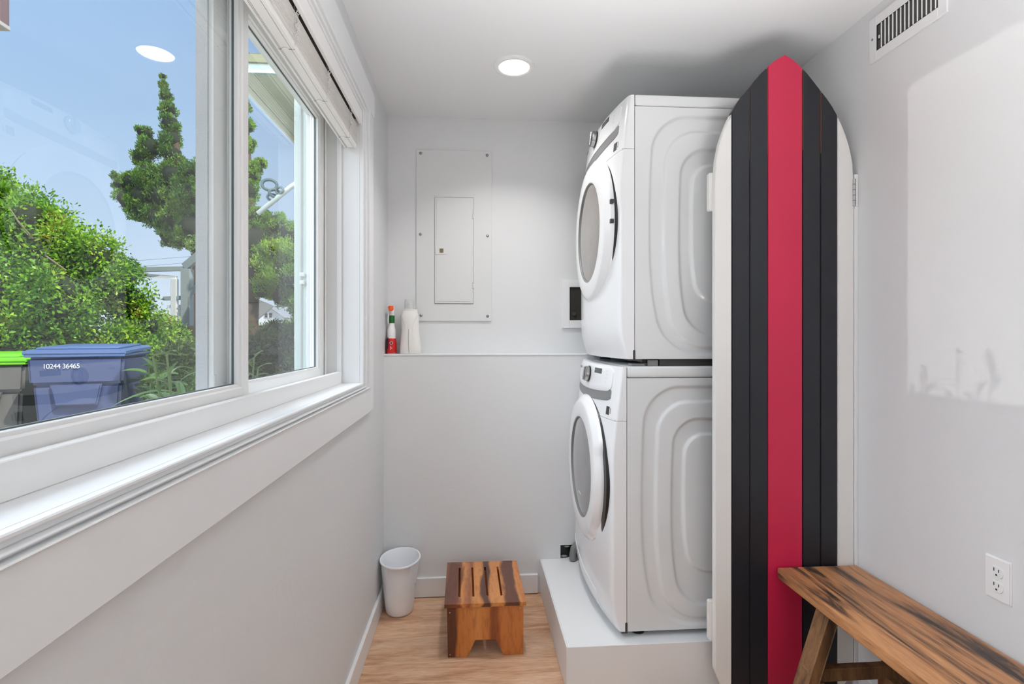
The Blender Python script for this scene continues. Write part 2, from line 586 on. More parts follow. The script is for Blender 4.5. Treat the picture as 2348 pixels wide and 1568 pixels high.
# baseboards
b = B(); box(b, XL, XL + .014, -1.7, YB, 0, .098, bev=.003)
tag(put('baseboard_left', b, TRIM), kind='structure')
b = B(); box(b, XL + .014, .325, YB - .014, YB, .003, .100, bev=.003)
tag(put('baseboard_back', b, TRIM), kind='structure')
b = B(); box(b, XR - .014, XR, -1.7, 1.77, 0, .098, bev=.003)
tag(put('baseboard_right', b, TRIM), kind='structure')

# ------------------------------------------------------------------ window
win = thing('window_1', (-.52, 1.15, WZ0), kind='structure')
# reveal lining + sill board
b = B()
box(b, -.520, XL, WY0, WY1 + .012, WZ0 - .012, WZ0)
put('sill', b, TRIM, win)
b = B(); box(b, -.520, XL, WY1, WY1 + .012, WZ0, WZ1); put('jamb_lining', b, TRIM, win)
b = B(); box(b, -.520, XL, WY0 - .012, WY0, WZ0, WZ1); put('jamb_lining', b, TRIM, win)
b = B(); box(b, -.520, XL, WY0, WY1, WZ1, WZ1 + .012); put('head_lining', b, TRIM, win)


def frame_rect(bm, xa, xb, y0, y1, z0, z1, wl_, wr, wb, wt, bev=.002):
    """a rectangular frame standing in the x = const plane"""
    box(bm, xa, xb, y0, y0 + wl_, z0, z1, bev)
    box(bm, xa, xb, y1 - wr, y1, z0, z1, bev)
    box(bm, xa, xb, y0 + wl_, y1 - wr, z0, z0 + wb, bev)
    box(bm, xa, xb, y0 + wl_, y1 - wr, z1 - wt, z1, bev)


# vinyl frame: inner lip, track channels, outer fin
b = B()
frame_rect(b, -.530, -.512, WY0, WY1, WZ0, WZ1, .010, .010, .046, .030, .0015)
frame_rect(b, -.640, -.530, WY0, WY1, WZ0, WZ1, .004, .004, .026, .012, 0)
frame_rect(b, -.574, -.568, WY0, WY1, WZ0 + .002, WZ1, .018, .018, .032, .020, .0012)
frame_rect(b, -.640, -.618, WY0, WY1, WZ0, WZ1, .024, .024, .040, .03, .0015)
put('frame', b, VINYL, win)
b = B(); box(b, -.568, -.53, WY1 - .0055, WY1 - .004, WZ0 + .03, WZ1 - .02); put('track_liner', b, VGREY, win)
b = B(); box(b, -.618, -.574, WY1 - .0055, WY1 - .004, WZ0 + .03, WZ1 - .02); put('track_liner', b, VGREY, win)


def sash(name, xa, xb, y0, y1, z0, z1, ws, gx, wl0=None):
    b = B()
    wl0 = wl0 or ws
    frame_rect(b, xa, xb, y0, y1, z0, z1, wl0, ws, .034, .04, .003)
    y0 = y0 + wl0 - ws
    o = put(name, b, VINYL, win)
    # stepped glazing bead
    b = B()
    frame_rect(b, gx - .008, gx + .012, y0 + ws - .001, y1 - ws + .001, z0 + .033, z1 - .039, .010, .010, .007, .008, .001)
    put('glazing_bead', b, VINYL, o)
    b = B()
    frame_rect(b, gx - .002, gx + .002, y0 + ws + .008, y1 - ws - .008, z0 + .039, z1 - .046, .0035, .0035, .003, .003, 0)
    put('glazing_seal', b, SEAL, o)
    b = B()
    v = [b.verts.new(p) for p in ((gx, y0 + ws, z0 + .034), (gx, y1 - ws, z0 + .034), (gx, y1 - ws, z1 - .04), (gx, y0 + ws, z1 - .04))]
    b.faces.new(v)
    put('glass', b, GLASS, o)
    return o


s1 = sash('sliding_sash', -.567, -.535, WY0 + .012, 1.292, 1.150, 2.165, .034, -.553)
s2 = sash('fixed_sash', -.612, -.576, 1.205, WY1 - .004, 1.146, 2.165, .066, -.592, .112)
# interlock and weatherstrip on the meeting stile of the far sash
b = B(); box(b, -.610, -.585, 1.199, 1.206, 1.15, 2.16); put('weatherstrip', b, PILE, s2)
b = B()
box(b, -.5765, -.572, 1.270, 1.280, 1.15, 2.16, .001); box(b, -.5765, -.571, 1.290, 1.297, 1.15, 2.16, .001)
put('interlock', b, VINYL, s2)
b = B(); box(b, -.579, -.574, 1.208, 1.218, 1.16, 1.215, .001); put('sash_latch', b, VGREY, s2)

# interior casing: stepped moulding on three sides and under the sill, then the flat apron
cas = thing('trim_1', (-.44, 1.15, WZ0), kind='structure')


def casing(parts_name, x_face, wy, wb, wt, y_in, zb_in, zt_in):
    """a frame band: wy wide at the sides, wb at the bottom, wt at the top, outside the given inner rectangle"""
    b = B()
    frame_rect(b, XL, x_face, WY0 - y_in - wy, WY1 + y_in + wy, WZ0 - zb_in - wb, WZ1 + zt_in + wt, wy, wy, wb, wt, .0018)
    put(parts_name, b, TRIM, cas)


casing('inner_bead', -.4300, .014, .007, .008, 0, 0, 0)
casing('cove', -.4365, .020, .009, .010, .014, .007, .008)
casing('outer_bead', -.4262, .022, .0045, .010, .034, .016, .018)
casing('cove', -.4330, .028, .0045, .010, .056, .0205, .028)
casing('back_band', -.4215, .030, .004, .018, .084, .025, .038)
b = B(); box(b, XL, -.427, WY0 - .2, WY1 + .114, .988, 1.089, .002); put('apron', b, TRIM, cas)
b = B(); box(b, XL, -.4235, WY0 - .2, WY1 + .20, WZ1 + .056, 2.333, .003); put('head_board', b, TRIM, cas)
b = B(); box(b, XL, -.4285, WY1 + .114, WY1 + .20, .988, WZ1 + .056, .003); put('side_board', b, TRIM, cas)

# exterior trim around the opening
ext = thing('trim_2', (-.68, 1.15, WZ0), kind='structure')
XTR = mat('exterior trim paint', (214, 226, 220), .5)
b = B(); box(b, -.690, XO, WY1 - .012, WY1 + .09, .95, 2.4, .002); put('side_trim', b, XTR, ext)
b = B(); box(b, -.662, -.640, WY1 - .014, WY1 + .012, 1.1, 2.25, .001); put('brick_mould', b, XTR, ext)
b = B(); box(b, -.664, -.656, WY1 - .0155, WY1 - .0135, 1.1, 2.25); put('caulk_line', b, PILE, ext)
b = B(); box(b, -.664, -.648, WY1 - .030, WY1 - .012, 1.50, 1.515, .002); box(b, -.664, -.648, WY1 - .030, WY1 - .012, 1.53, 1.545, .002); put('screen_clip', b, VINYL, ext)
b = B(); box(b, -.72, XO, WY0, WY1 + .05, 1.05, 1.115, .002); put('sill_nose', b, XTR, ext)

# ------------------------------------------------------------------ blind
bl = thing('window_blind', (-.475, 1.15, 2.031), 'raised white horizontal blind stacked at the top of the window', 'blind')
b = B()
box(b, -.500, -.452, WY0 + .01, 2.066, 2.031, 2.047, .003, 2)
box(b, -.497, -.492, WY0 + .01, 2.066, 2.0296, 2.0312); box(b, -.460, -.456, WY0 + .01, 2.066, 2.0296, 2.0312)
br = put('bottom_rail', b, BLINDRAIL, bl)
for xg in (-.4905, -.4875, -.4625):
    b = B(); box(b, xg - .0004, xg + .0004, WY0 + .01, 2.066, 2.0304, 2.0312); put('rail_groove', b, SEAM, br)
ns = 21
for k in range(ns):
    z0 = 2.0490 + k * .0037
    dx = .0012 * sin(k * 2.1) + rr.uniform(-.0006, .0006)
    b = B()
    prof = [(-.4995 + dx, z0), (-.487 + dx, z0 + .0014), (-.475 + dx, z0 + .0018), (-.463 + dx, z0 + .0014), (-.4515 + dx, z0), (-.4515 + dx, z0 + .0017), (-.463 + dx, z0 + .0032), (-.475 + dx, z0 + .0036), (-.487 + dx, z0 + .0032), (-.4995 + dx, z0 + .0017)]
    prism(b, prof, 'y', WY0 + .012, 2.062 + .003 * sin(k * 1.3))
    put('slat', b, BLIND, bl)
b = B(); box(b, -.505, -.448, WY0 + .004, 2.075, 2.146, WZ1 - .001, .002); put('head_rail', b, CHARC, bl)
b = B(); box(b, -.4465, -.4335, WY0 + .003, 2.076, 2.128, WZ1 - .002, .002); put('valance', b, BLINDRAIL, bl)
for yp in (.48, .78, 1.074, 1.368, 1.662, 1.957):
    b = B(); lathe(b, [(.0042, 0), (.0080, 0), (.0092, .001), (.0086, .003), (.0042, .003), (.0042, .0005)], (-.4765, yp, 2.0272), 'Z', 20)
    pl = put('cord_plug', b, BLINDRAIL, br, smooth=40)
    b = B(); lathe(b, [(.0041, 0), (.0041, .0015)], (-.4765, yp, 2.0277), 'Z', 16); box(b, -.4955, -.4845, yp - .0004, yp + .0004, 2.0292, 2.0305); box(b, -.4685, -.4535, yp - .0004, yp + .0004, 2.0292, 2.0305)
    put('plug_hole', b, SEAM, br)
    # the ladder cord crumples into loose loops in front of the stack
    pts = []
    q = random.Random(int(yp * 1000))
    N = 150
    for k in range(N):
        t = k / N
        a = t * 2 * pi * 9.5
        R = .0065 * (.55 + .6 * abs(sin(t * 9 + yp * 5)))
        pts.append((-.4465 + .0028 * sin(a * 1.7), yp - .004 + R * cos(a) + .004 * sin(t * 14), 2.052 + t * .076 + R * sin(a) * .9))
    b = B(); tube(b, pts, .0007, 5); put('ladder_cord', b, CORD, bl, smooth='all')
    b = B(); tube(b, [(-.4505, yp - .012, 2.03), (-.4495, yp - .011, 2.06), (-.4495, yp - .008, 2.10), (-.452, yp - .009, 2.146)], .0007, 5); put('ladder_cord', b, CORD, bl, smooth='all')

# ------------------------------------------------------------------ ceiling light
cl = thing('ceiling_light', (.171, 2.207, ZC), 'round white recessed ceiling light, lit, above the step stool', 'light')
b = B()
lathe(b, [(.0645, -.002), (.066, -.008), (.078, -.0085), (.0855, -.006), (.088, -.001), (.088, 0)], (.171, 2.207, ZC), 'Z', 72, cap0=False, cap1=False)
put('trim_ring', b, VINYL, cl, smooth='all')
b = B(); lathe(b, [(.0655, -.0045), (.0655, -.0035)], (.171, 2.207, ZC), 'Z', 64); put('diffuser', b, LAMP, cl)
light('recessed_lamp', 'AREA', (.171, 2.207, ZC - .012), (0, 0, 0), 4.2, (1, .985, .96), shape='DISK', size=.13, spread=radians(120))

# ------------------------------------------------------------------ platform
pf = thing('laundry_platform', (.86, 2.26, 0), 'low white built-in platform under the stacked washer and dryer', 'platform')
b = B(); box(b, .348, XR - .002, 1.893, YB, .003, .155); put('base_box', b, TRIM, pf)
b = B(); box(b, .341, XR - .002, 1.887, YB, .155, .169, .002); put('top_board', b, TRIM, pf)
b = B(); box(b, .3365, .3405, 1.884, YB, .002, .1695, .001); put('edge_board', b, TRIM, pf)
b = B(); box(b, .3405, XR - .002, 1.8835, 1.8868, .002, .1695, .001); put('front_board', b, TRIM, pf)


# ------------------------------------------------------------------ washer and dryer
YN, YF, YC, HW = 1.930, 2.630, 2.280, .350


def appliance(kind, xs, zb, label, door_x, door_z):
    Hh = 1.0
    t = thing(kind, (xs + .35, YC, zb - (.022 if kind == 'washer' else .028)), label, kind)

    def S(w, zr):
        w = max(-1, min(1, w))
        d = .038 * w * w + .010 * (1 - sqrt(max(0, 1 - abs(w) ** 34)))
        lean = 0
        if zr > .64: lean = .040 * ((zr - .64) / .36) ** 1.25
        if zr < .14: lean += .030 * ((.14 - zr) / .14) ** 2
        return min(xs - .004, xs - .096 + d + lean)

    def P(w, zr, off=0):
        return (S(w, zr) - off, YC - w * HW, zb + zr * Hh)

    def shell(name, z0, z1, m, par):
        nz = max(6, int((z1 - z0) * 44))
        ws = [-cos(pi * k / 56) for k in range(57)]
        b = B()
        g = [[b.verts.new(P(w, z0 + (z1 - z0) * j / nz)) for w in ws] for j in range(nz + 1)]
        for j in range(nz):
            for i in range(56):
                b.faces.new((g[j][i], g[j][i + 1], g[j + 1][i + 1], g[j + 1][i]))
        # side returns to the cabinet and end caps
        zz_ = [z0 + (z1 - z0) * j / nz for j in range(nz + 1)]
        near = [[b.verts.new((min(S(1, z) + .002, xs - .0015), YC - s * HW, zb + z * Hh)) for s in (-1, 1)] for z in zz_]
        back = [[b.verts.new((xs - .001, YC - s * HW, zb + z * Hh)) for s in (-1, 1)] for z in zz_]
        for j in range(nz):
            b.faces.new((g[j][0], g[j + 1][0], near[j + 1][0], near[j][0]))
            b.faces.new((g[j][-1], near[j][1], near[j + 1][1], g[j + 1][-1]))
            b.faces.new((near[j][0], near[j + 1][0], back[j + 1][0], back[j][0]))
            b.faces.new((near[j][1], back[j][1], back[j + 1][1], near[j + 1][1]))
        for j in (0, nz):
            b.faces.new(g[j] + [near[j][1], back[j][1], back[j][0], near[j][0]])
        return put(name, b, m, par, smooth=50)

    def patch(name, w0, w1, zl, zh, off, m, par, n=26, r=.15, thick=None):
        """a raised skin on the curved front; zl/zh = functions of w; rounded corners"""
        b = B()
        thick = thick or off
        rows = 10
        G = []
        for j in range(rows + 1):
            v = j / rows
            row = []
            e = min(v, 1 - v) * 2
            ins = (1 - sqrt(max(0, 1 - (1 - min(1, e / .5)) ** 2))) * r * .5
            for i in range(n + 1):
                w = w0 + (w1 - w0) * (ins + (1 - 2 * ins) * i / n)
                z = zl(w) + (zh(w) - zl(w)) * v
                edge = (i in (0, n)) or (j in (0, rows))
                row.append((w, z, edge))
            G.append(row)
        V = [[b.verts.new(P(w, z, off * (.55 if e else 1))) for w, z, e in row] for row in G]
        for j in range(rows):
            for i in range(n):
                b.faces.new((V[j][i], V[j][i + 1], V[j + 1][i + 1], V[j + 1][i]))
        rim = [V[0][i] for i in range(n + 1)] + [V[j][n] for j in range(1, rows + 1)] + [V[rows][i] for i in range(n - 1, -1, -1)] + [V[j][0] for j in range(rows - 1, 0, -1)]
        bk = [b.verts.new(v.co + Vector((thick + .001, 0, 0))) for v in rim]
        for k in range(len(rim)):
            b.faces.new((rim[k], rim[(k + 1) % len(rim)], bk[(k + 1) % len(rim)], bk[k]))
        return put(name, b, m, par, smooth=40)

    # cabinet
    b = B(); box(b, xs + .001, xs + .715, YN + .014, YF, zb + .001, zb + .956, .004); body = put('cabinet', b, ENAMEL, t)
    # embossed near side panel
    cx = xs + .375
    X0, X1, Z0, Z1 = xs + .0012, xs + .715, zb + .0, zb + .952
    nx, nzz = 170, 220
    xsn = np.linspace(X0, X1, nx); zsn = np.linspace(Z0, Z1, nzz)
    XX, ZZ = np.meshgrid(xsn, zsn)
    cont = [(.058, .918, .018, .13), (.111, .863, .040, .115), (.173, .796, .090, .095), (.218, .739, .212, .075)]
    Hh_ = np.zeros_like(XX)
    for i, (dx0, zt, zbm, rad) in enumerate(cont):
        zc_, hz = zb + (zt + zbm) / 2, (zt - zbm) / 2
        zn = (ZZ - zc_) / hz
        hx = (.375 - dx0)
        bow = .018 * np.maximum(0, zn) ** 2.2 + .060 * np.maximum(0, -zn) ** 2.4
        px = np.abs(XX - cx) + bow * (hx / .3)
        qx, qz = px - (hx - rad), np.abs(ZZ - zc_) - (hz - rad)
        sd = np.sqrt(np.maximum(qx, 0) ** 2 + np.maximum(qz, 0) ** 2) + np.minimum(np.maximum(qx, qz), 0) - rad
        s = np.clip((-sd + .006) / .013, 0, 1); s = s * s * (3 - 2 * s)
        Hh_ += s * (1 if i % 2 == 0 else -1)
    YY = YN + Hh_ * .0085
    co = np.stack([XX, YY, ZZ], -1).reshape(-1, 3) - np.array(ORG[t.name])
    idx = np.arange(nx * nzz).reshape(nzz, nx)
    fc = np.stack([idx[:-1, :-1], idx[:-1, 1:], idx[1:, 1:], idx[1:, :-1]], -1).reshape(-1, 4)
    rimi = list(idx[0, :]) + list(idx[1:, -1]) + list(idx[-1, -2::-1]) + list(idx[-2:0, 0])
    bkv = co[rimi].copy(); bkv[:, 1] = YN + .0135 - ORG[t.name].y
    n0 = len(co); k = len(rimi)
    sk = [(rimi[i], rimi[(i + 1) % k], n0 + (i + 1) % k, n0 + i) for i in range(k)]
    me = bpy.data.meshes.new('side_panel')
    me.from_pydata(np.vstack([co, bkv]).tolist(), [], fc.tolist() + [tuple(int(a) for a in f) for f in sk])
    me.materials.append(ENAMEL)
    for p_ in me.polygons: p_.use_smooth = True
    me.set_sharp_from_angle(angle=radians(50))
    sp = bpy.data.objects.new('side_panel', me); COL.objects.link(sp); sp.parent = t; ORG[sp.name] = ORG[t.name]
    # lid
    b = B(); box(b, xs + .0005, xs + .718, YN - .002, YF + .002, zb + .9545, zb + .997, .008, 3); put('top_cover', b, ENAMEL, t, smooth=40)
    # moulded front in two pieces with a seam
    b = B(); box(b, xs - .003, xs + .0, YC - HW + .012, YC + HW - .012, zb + .01, zb + .985); put('seam_backing', b, SEAM, t)
    b = B(); box(b, xs - .044, xs - .002, YC - HW + .008, YC + HW - .008, zb + .788, zb + .7955); put('seam_backing', b, SEAM, t)
    fr = shell('front_panel', 0, .7905, ENAMEL2, t)
    up = shell('control_fascia', .7920, .995, ENAMEL2, t)
    bow = lambda w: .018 * (1 - w * w)
    patch('grip_band', -.86, .84, lambda w: .868 - bow(w) * 1.15, lambda w: .912 - bow(w), .0022, GREYP, up, r=.10)
    cp = patch('control_panel', -.86, .84, lambda w: .903 - bow(w) * .95, lambda w: .988, .007, ENAMEL2, up, r=.10)
    # knob: tilted with the panel, chrome with a black ring and a grip
    za = .947
    nrm = Vector((S(-.24, .97) - S(-.24, .92), 0, .05)).normalized()
    out = Vector((-nrm.z, 0, nrm.x))
    kc = Vector(P(.06, za, .008))
    R = out.to_track_quat('Z', 'Y').to_matrix()
    def disc(name, prof, m, par, c=kc):
        b = B(); lathe(b, prof, (0, 0, 0), 'Z', 48)
        bmesh.ops.rotate(b, verts=b.verts, cent=(0, 0, 0), matrix=R); bmesh.ops.translate(b, verts=b.verts, vec=c)
        return put(name, b, m, par, smooth=40)
    kr = disc('control_knob', [(.0355, 0), (.0355, .004), (.033, .005)], BLACKP, t)
    disc('knob_cap', [(.0325, .004), (.032, .018), (.029, .0205)], CHROME, kr)
    b = B(); box(b, -.006, .006, -.029, .029, .0202, .026, .002)
    bmesh.ops.rotate(b, verts=b.verts, cent=(0, 0, 0), matrix=R); bmesh.ops.translate(b, verts=b.verts, vec=kc); put('knob_grip', b, CHROME, kr)
    patch('display', .26, .58, lambda w: .956, lambda w: .981, .0078, DISPLAY, up, n=8, r=.02, thick=.001)
    # key legends
    for i in range(4):
        for j in range(4):
            w_ = .24 + i * .09; z_ = .944 - j * .0085
            patch('key_legend', w_, w_ + .022, lambda w, z_=z_: z_, lambda w, z_=z_: z_ + .0022, .0076, PRINT, up, n=2, r=0, thick=.0006)
    for i in range(5):
        z_ = .977 - i * .012
        patch('key_legend', .20, .235, lambda w, z_=z_: z_, lambda w, z_=z_: z_ + .003, .0076, PRINT, up, n=2, r=0, thick=.0006)
    for i in range(4):
        z_ = .972 - i * .014
        patch('key_legend', .66, .74, lambda w, z_=z_: z_, lambda w, z_=z_: z_ + .002, .0076, PRINT, up, n=2, r=0, thick=.0006)
    rx = math.atan2(nrm.x, nrm.z)
    text('brand_lettering', 'SAMSUNG', .017, P(-.52, .966, .0079), Matrix(((0, nrm.x, out.x), (-1, 0, 0), (0, nrm.z, out.z))).to_euler(), PRINT, up, .0003)
    # energy sticker
    patch('sticker', .76, .84, lambda w: .806, lambda w: .838, .0009, CHARC, up, n=3, r=0, thick=.0005)
    patch('sticker', .855, .875, lambda w: .812, lambda w: .834, .0009, PRINT, up, n=3, r=0, thick=.0005)
    # door
    dc = (xs - (.069 if kind == 'washer' else .064), YC - .018, door_z)
    RR = .312
    b = B(); lathe(b, [(RR + .001, -.012), (RR + .004, .0), (RR + .002, .005), (RR - .01, .006)], (dc[0], dc[1] - .003, dc[2] - .005), 'X', 96); g_ = put('door_gasket', b, BLACKP, t, smooth=40)
    if kind == 'washer':
        # the ring is cut back on the handle side: a dark finger recess shows there
        b = B(); n = 96
        prof = [(.985, .004), (1.0, .007), (.998, .012), (.985, .020), (.925, .0345), (.905, .0385), (.885, .0400), (.72, .0425), (.69, .0415), (.675, .036)]
        rings = []
        for r_, h_ in prof:
            ring = []
            for k_ in range(n):
                a = 2 * pi * k_ / n
                ca, sa = cos(a), sin(a)
                cut = 0
                d_ = (a - radians(192)) if a > 0 else 0
                ww = max(0, 1 - abs(a - radians(192)) / radians(40))
                cut = .024 * min(1, ww * 6)
                rad_ = RR * r_ - cut * max(0, (r_ - .8) / .2)
                ring.append(b.verts.new((dc[0] - h_, dc[1] + rad_ * ca, dc[2] + rad_ * sa)))
            rings.append(ring)
        for A, Q in zip(rings, rings[1:]):
            for k_ in range(n):
                b.faces.new((A[k_], A[(k_ + 1) % n], Q[(k_ + 1) % n], Q[k_]))
        b.faces.new(rings[0])
        dr = put('door', b, ENAMEL2, t, smooth=24)
    else:
        b = B(); lathe(b, [(RR * r_, h_) for r_, h_ in [(.985, .004), (1.0, .007), (.998, .012), (.985, .020), (.925, .0345), (.905, .0385), (.885, .0400), (.72, .0425), (.69, .0415), (.675, .036)]], dc, 'X', 96, cap1=False)
        dr = put('door', b, ENAMEL2, t, smooth=24)
        for zz in (.055, -.02):
            b = B(); box(b, dc[0] - .024, dc[0] - .010, dc[1] - RR - .004, dc[1] - RR + .01, dc[2] + zz, dc[2] + zz + .016, .001); put('door_catch', b, CHARC, dr)
    b = B(); lathe(b, [(RR * .676, .026), (RR * .672, .0345), (RR * .64, .037), (RR * .4, .043), (RR * .12, .045)], dc, 'X', 72)
    gl = put('door_glass', b, WGLASS if kind == 'washer' else DGLASS, dr, smooth=50)
    b = B(); lathe(b, [(RR * .683, .030), (RR * .690, .0410), (RR * .676, .0400), (RR * .672, .032)], dc, 'X', 72, cap0=False, cap1=False); put('glass_rim', b, GREYP, dr, smooth='all')
    if kind == 'washer':
        text('door_lettering', 'SAMSUNG', .012, (dc[0] - .0445, dc[1] - .01, dc[2] - .115), (pi / 2, 0, -pi / 2), OUTLETW, gl, .0003)
        patch('filter_cover', -.80, .55, lambda w: .012, lambda w: .085 + .06 * (.55 - w) / 1.35, .0028, ENAMEL2, fr, r=.05)
    # clip at the lower end of the seam, feet
    b = B(); box(b, xs - .006, xs + .003, YN - .003, YN + .01, zb - .006, zb + .034, .003, 2); box(b, xs - .02, xs + .0, YN - .002, YN + .02, zb - .006, zb - .001, .001)
    put('corner_clip', b, CHARC, t)
    fh = .022 if kind == 'washer' else .026
    for fx in (xs + .055, xs + .66):
        for fy in (YN + .045, YF - .045):
            b = B(); lathe(b, [(.026, 0), (.028, .006), (.012, .009), (.012, fh + .002)], (fx, fy, zb - fh), 'Z', 24)
            put('foot', b, BLACKP if kind == 'washer' else CHARC, t, smooth=40)
    return t


washer = appliance('washer', .574, .191, 'white front-load washer with a dark handle recess, lower machine of the stack', .478, .736)
dryer = appliance('dryer', .604, 1.215, 'white front-load dryer stacked on top, with a clear-topped oval door and chrome dial', .506, 1.750)
dryer['label'] = 'white front-load dryer with chrome dial, stacked on top of the other machine'
washer['label'] = 'white front-load washer on the low platform, with control display and black foot, under the dryer'
b = B(); box(b, .705, 1.30, 1.945, 1.965, 1.1885, 1.2145, .001); put('stacking_bracket', b, CHARC, dryer)
b = B(); box(b, .60, .70, 1.95, 2.0, 1.1885, 1.197, .001); box(b, .66, .70, 1.945, 1.955, 1.1885, 1.211, .001); put('bracket_foot', b, GREYP, dryer)
b = B(); box(b, .66, 1.29, 1.99, 2.6, 1.199, 1.2140); put('base_pan', b, BLACKP, dryer)

# grey drain hose and the rough opening behind the washer
b = B(); tube(b, [(.500, 2.612, .172), (.500, 2.614, .200), (.506, 2.618, .228), (.530, 2.626, .250), (.58, 2.636, .262)], .018, 14)
tag(put('drain_hose', b, GREYP, smooth=50, org=(.5, 2.612, .172)), 'short grey drain hose behind the far corner of the washer', 'hose')
b = B(); box(b, HX0 + .001, HX1 - .001, YB + .02, YB + .099, HZ0 + .001, HZ1 - .001)
hp = thing('wall_opening', (HX0 + .03, YB, HZ0), 'small rough black opening in the back wall just above the platform', 'opening')
put('dark_lining', b, BLACKP, hp)
CRUM = mat('crumpled plastic film', (150, 150, 140), .2, spec=.8)
for nm, cx_, cz_, s_ in (('crumpled_film', .462, .178, .012), ('crumpled_film', .475, .226, .010)):
    b = B(); bmesh.ops.create_icosphere(b, subdivisions=2, radius=1)
    q = random.Random(int(cx_ * 1e4))
    for v in b.verts:
        v.co = Vector((cx_ + v.co.x * s_ * 1.7 * q.uniform(.5, 1.1), YB + .014 + v.co.y * s_ * .8, cz_ + v.co.z * s_ * .55 * q.uniform(.4, 1.1)))
    put(nm, b, CRUM, hp)

# ------------------------------------------------------------------ surfboard door
SBX, SY0, SY1 = 1.1145, 1.800, 1.824
hwt = [(.02, .205), (.05, .232), (.085, .247), (.115, .2595), (1.80, .2595), (1.86, .2588), (1.925, .255), (1.96, .2485), (1.99, .2415), (2.03, .228), (2.06, .2155), (2.098, .197), (2.13, .178), (2.16, .156), (2.19, .131), (2.22, .106), (2.245, .0845), (2.267, .063), (2.285, .042), (2.30, .020), (2.311, .0)]


def half(z):
    for (a, wa), (c_, wc) in zip(hwt, hwt[1:]):
        if a <= z <= c_:
            return wa + (wc - wa) * (z - a) / (c_ - a)
    return 0


sb = thing('surfboard_door', (SBX, SY0, .02), 'tall surfboard-shaped plank door, black and white with a crimson centre stripe, in front of the laundry stack', 'door')
cuts = [-.2595, -.198, -.132, -.065, .065, .133, .197, .2595]
cols = [WHITEB, BLACK, BLACK, RED, BLACK, BLACK, WHITEB]
labs = ['white edge plank', 'black plank', 'black plank', 'crimson centre plank', 'black plank', 'black plank', 'white edge plank']
zs = sorted({z for z, _ in hwt} | {.02 + k * .02 for k in range(4)})
for (c0, c1), m_, lb in zip(zip(cuts, cuts[1:]), cols, labs):
    g = .0011
    lo, hi = c0 + (g if c0 > -.25 else 0), c1 - (g if c1 < .25 else 0)
    Lp, Rp = [], []
    for z in zs + [2.098 + k * .006 for k in range(36)]:
        pass
    zz = sorted(set(zs + [round(1.88 + k * .006, 4) for k in range(72)]))
    for z in zz:
        h = half(z)
        a, c_ = max(lo, -h), min(hi, h)
        if c_ - a > .0004 or (lo < 0 < hi):
            Lp.append((SBX + a, z)); Rp.append((SBX + c_, z))
    poly = Lp + Rp[::-1]
    cl_ = []
    for p_ in poly:
        if not cl_ or (abs(p_[0] - cl_[-1][0]) + abs(p_[1] - cl_[-1][1])) > 1e-5:
            cl_.append(p_)
    b = B(); prism(b, cl_, 'y', SY0, SY1, bev=.0016 if m_ is not WHITEB else .002)
    put('plank', b, m_, sb, label=lb)
# bare worn arrises beside three of the joints near the nose
for xx, z0, z1, wdt in ((.0668, 1.97, 2.262, .0016), (.1345, 1.96, 2.186, .0016), (-.0662, 1.95, 2.262, .0010), (-.1325, 1.93, 2.19, .0008)):
    b = B(); box(b, SBX + xx - wdt / 2, SBX + xx + wdt / 2, SY0 + .0004, SY0 + .004, z0, z1); put('worn_edge', b, COPPER, sb)
for z0, z1 in ((1.757, 1.885), (.212, .345)):
    b = B(); prism(b, [(SBX - .271, z0), (SBX - .2665, z0 - .004), (SBX + .259, z0 - .004), (SBX + .259, z1 + .004), (SBX - .2665, z1 + .004), (SBX - .271, z1)], 'y', SY1, SY1 + .019, bev=.001)
    put('batten', b, WHITEB, sb)
b = B(); lathe(b, [(.0055, 0), (.0055, .098)], (1.3745, 1.800, 1.772), 'Z', 16)
hg = put('hinge', b, CHROME, sb, smooth=40)
for k in range(1, 5):
    b = B(); lathe(b, [(.0060, 0), (.0060, .0012)], (1.3745, 1.800, 1.772 + k * .0196), 'Z', 16); put('knuckle_ring', b, CHARC, hg)
b = B(); box(b, 1.3755, 1.387, 1.7965, 1.7988, 1.772, 1.872, .0006); put('hinge_leaf', b, WHITEB, hg)
# strip on the wall that carries the hinge
b = B(); box(b, 1.3755, XR, 1.799, 1.86, 0, 1.888, .0015)
tag(put('trim_3', b, TRIM), kind='structure')

# ------------------------------------------------------------------ bench
bn = thing('wooden_bench', (1.225, 1.1, 0), 'rustic reclaimed-wood bench with splayed legs along the right wall', 'bench')
b = B()
box(b, 1.078, 1.374, .42, 1.790, .440, .478, .005, 3)
put('seat', b, BENCHW, bn, smooth=40)
for yy in (1.585, .64):
    for sx_, x0, x1 in ((-1, 1.128, .985), (1, 1.322, 1.372)):
        b = B()
        dxt = x1 - x0
        bar(b, (x0, yy, .440), (x1, yy, 0.002), .034, .058, (0, 1, 0), .002)
        put('leg', b, BENCHL, bn)
    b = B(); bar(b, (1.045, yy, .232), (1.362, yy, .232), .040, .030, (0, 1, 0), .002); put('cross_rail', b, BENCHL, bn)
    b = B(); bar(b, (1.12, yy, .424), (1.33, yy, .424), .03, .030, (0, 1, 0), .002); put('cross_rail', b, BENCHL, bn)
for xx in (1.074, 1.318):
    b = B(); bar(b, (xx, .66, .196), (xx, 1.60, .196), .028, .044, (0, 0, 1), .002); put('long_rail', b, BENCHL, bn)
b = B(); box(b, 1.093, 1.30, .66, 1.53, .180, .198, .003); put('shelf_board', b, BENCHD, bn)

# ------------------------------------------------------------------ step stool
st = thing('step_stool', (.048, 2.33, 0), 'low acacia-wood step stool with four slots in its top, on the floor', 'stool')
TZ0, TZ1 = .203, .218
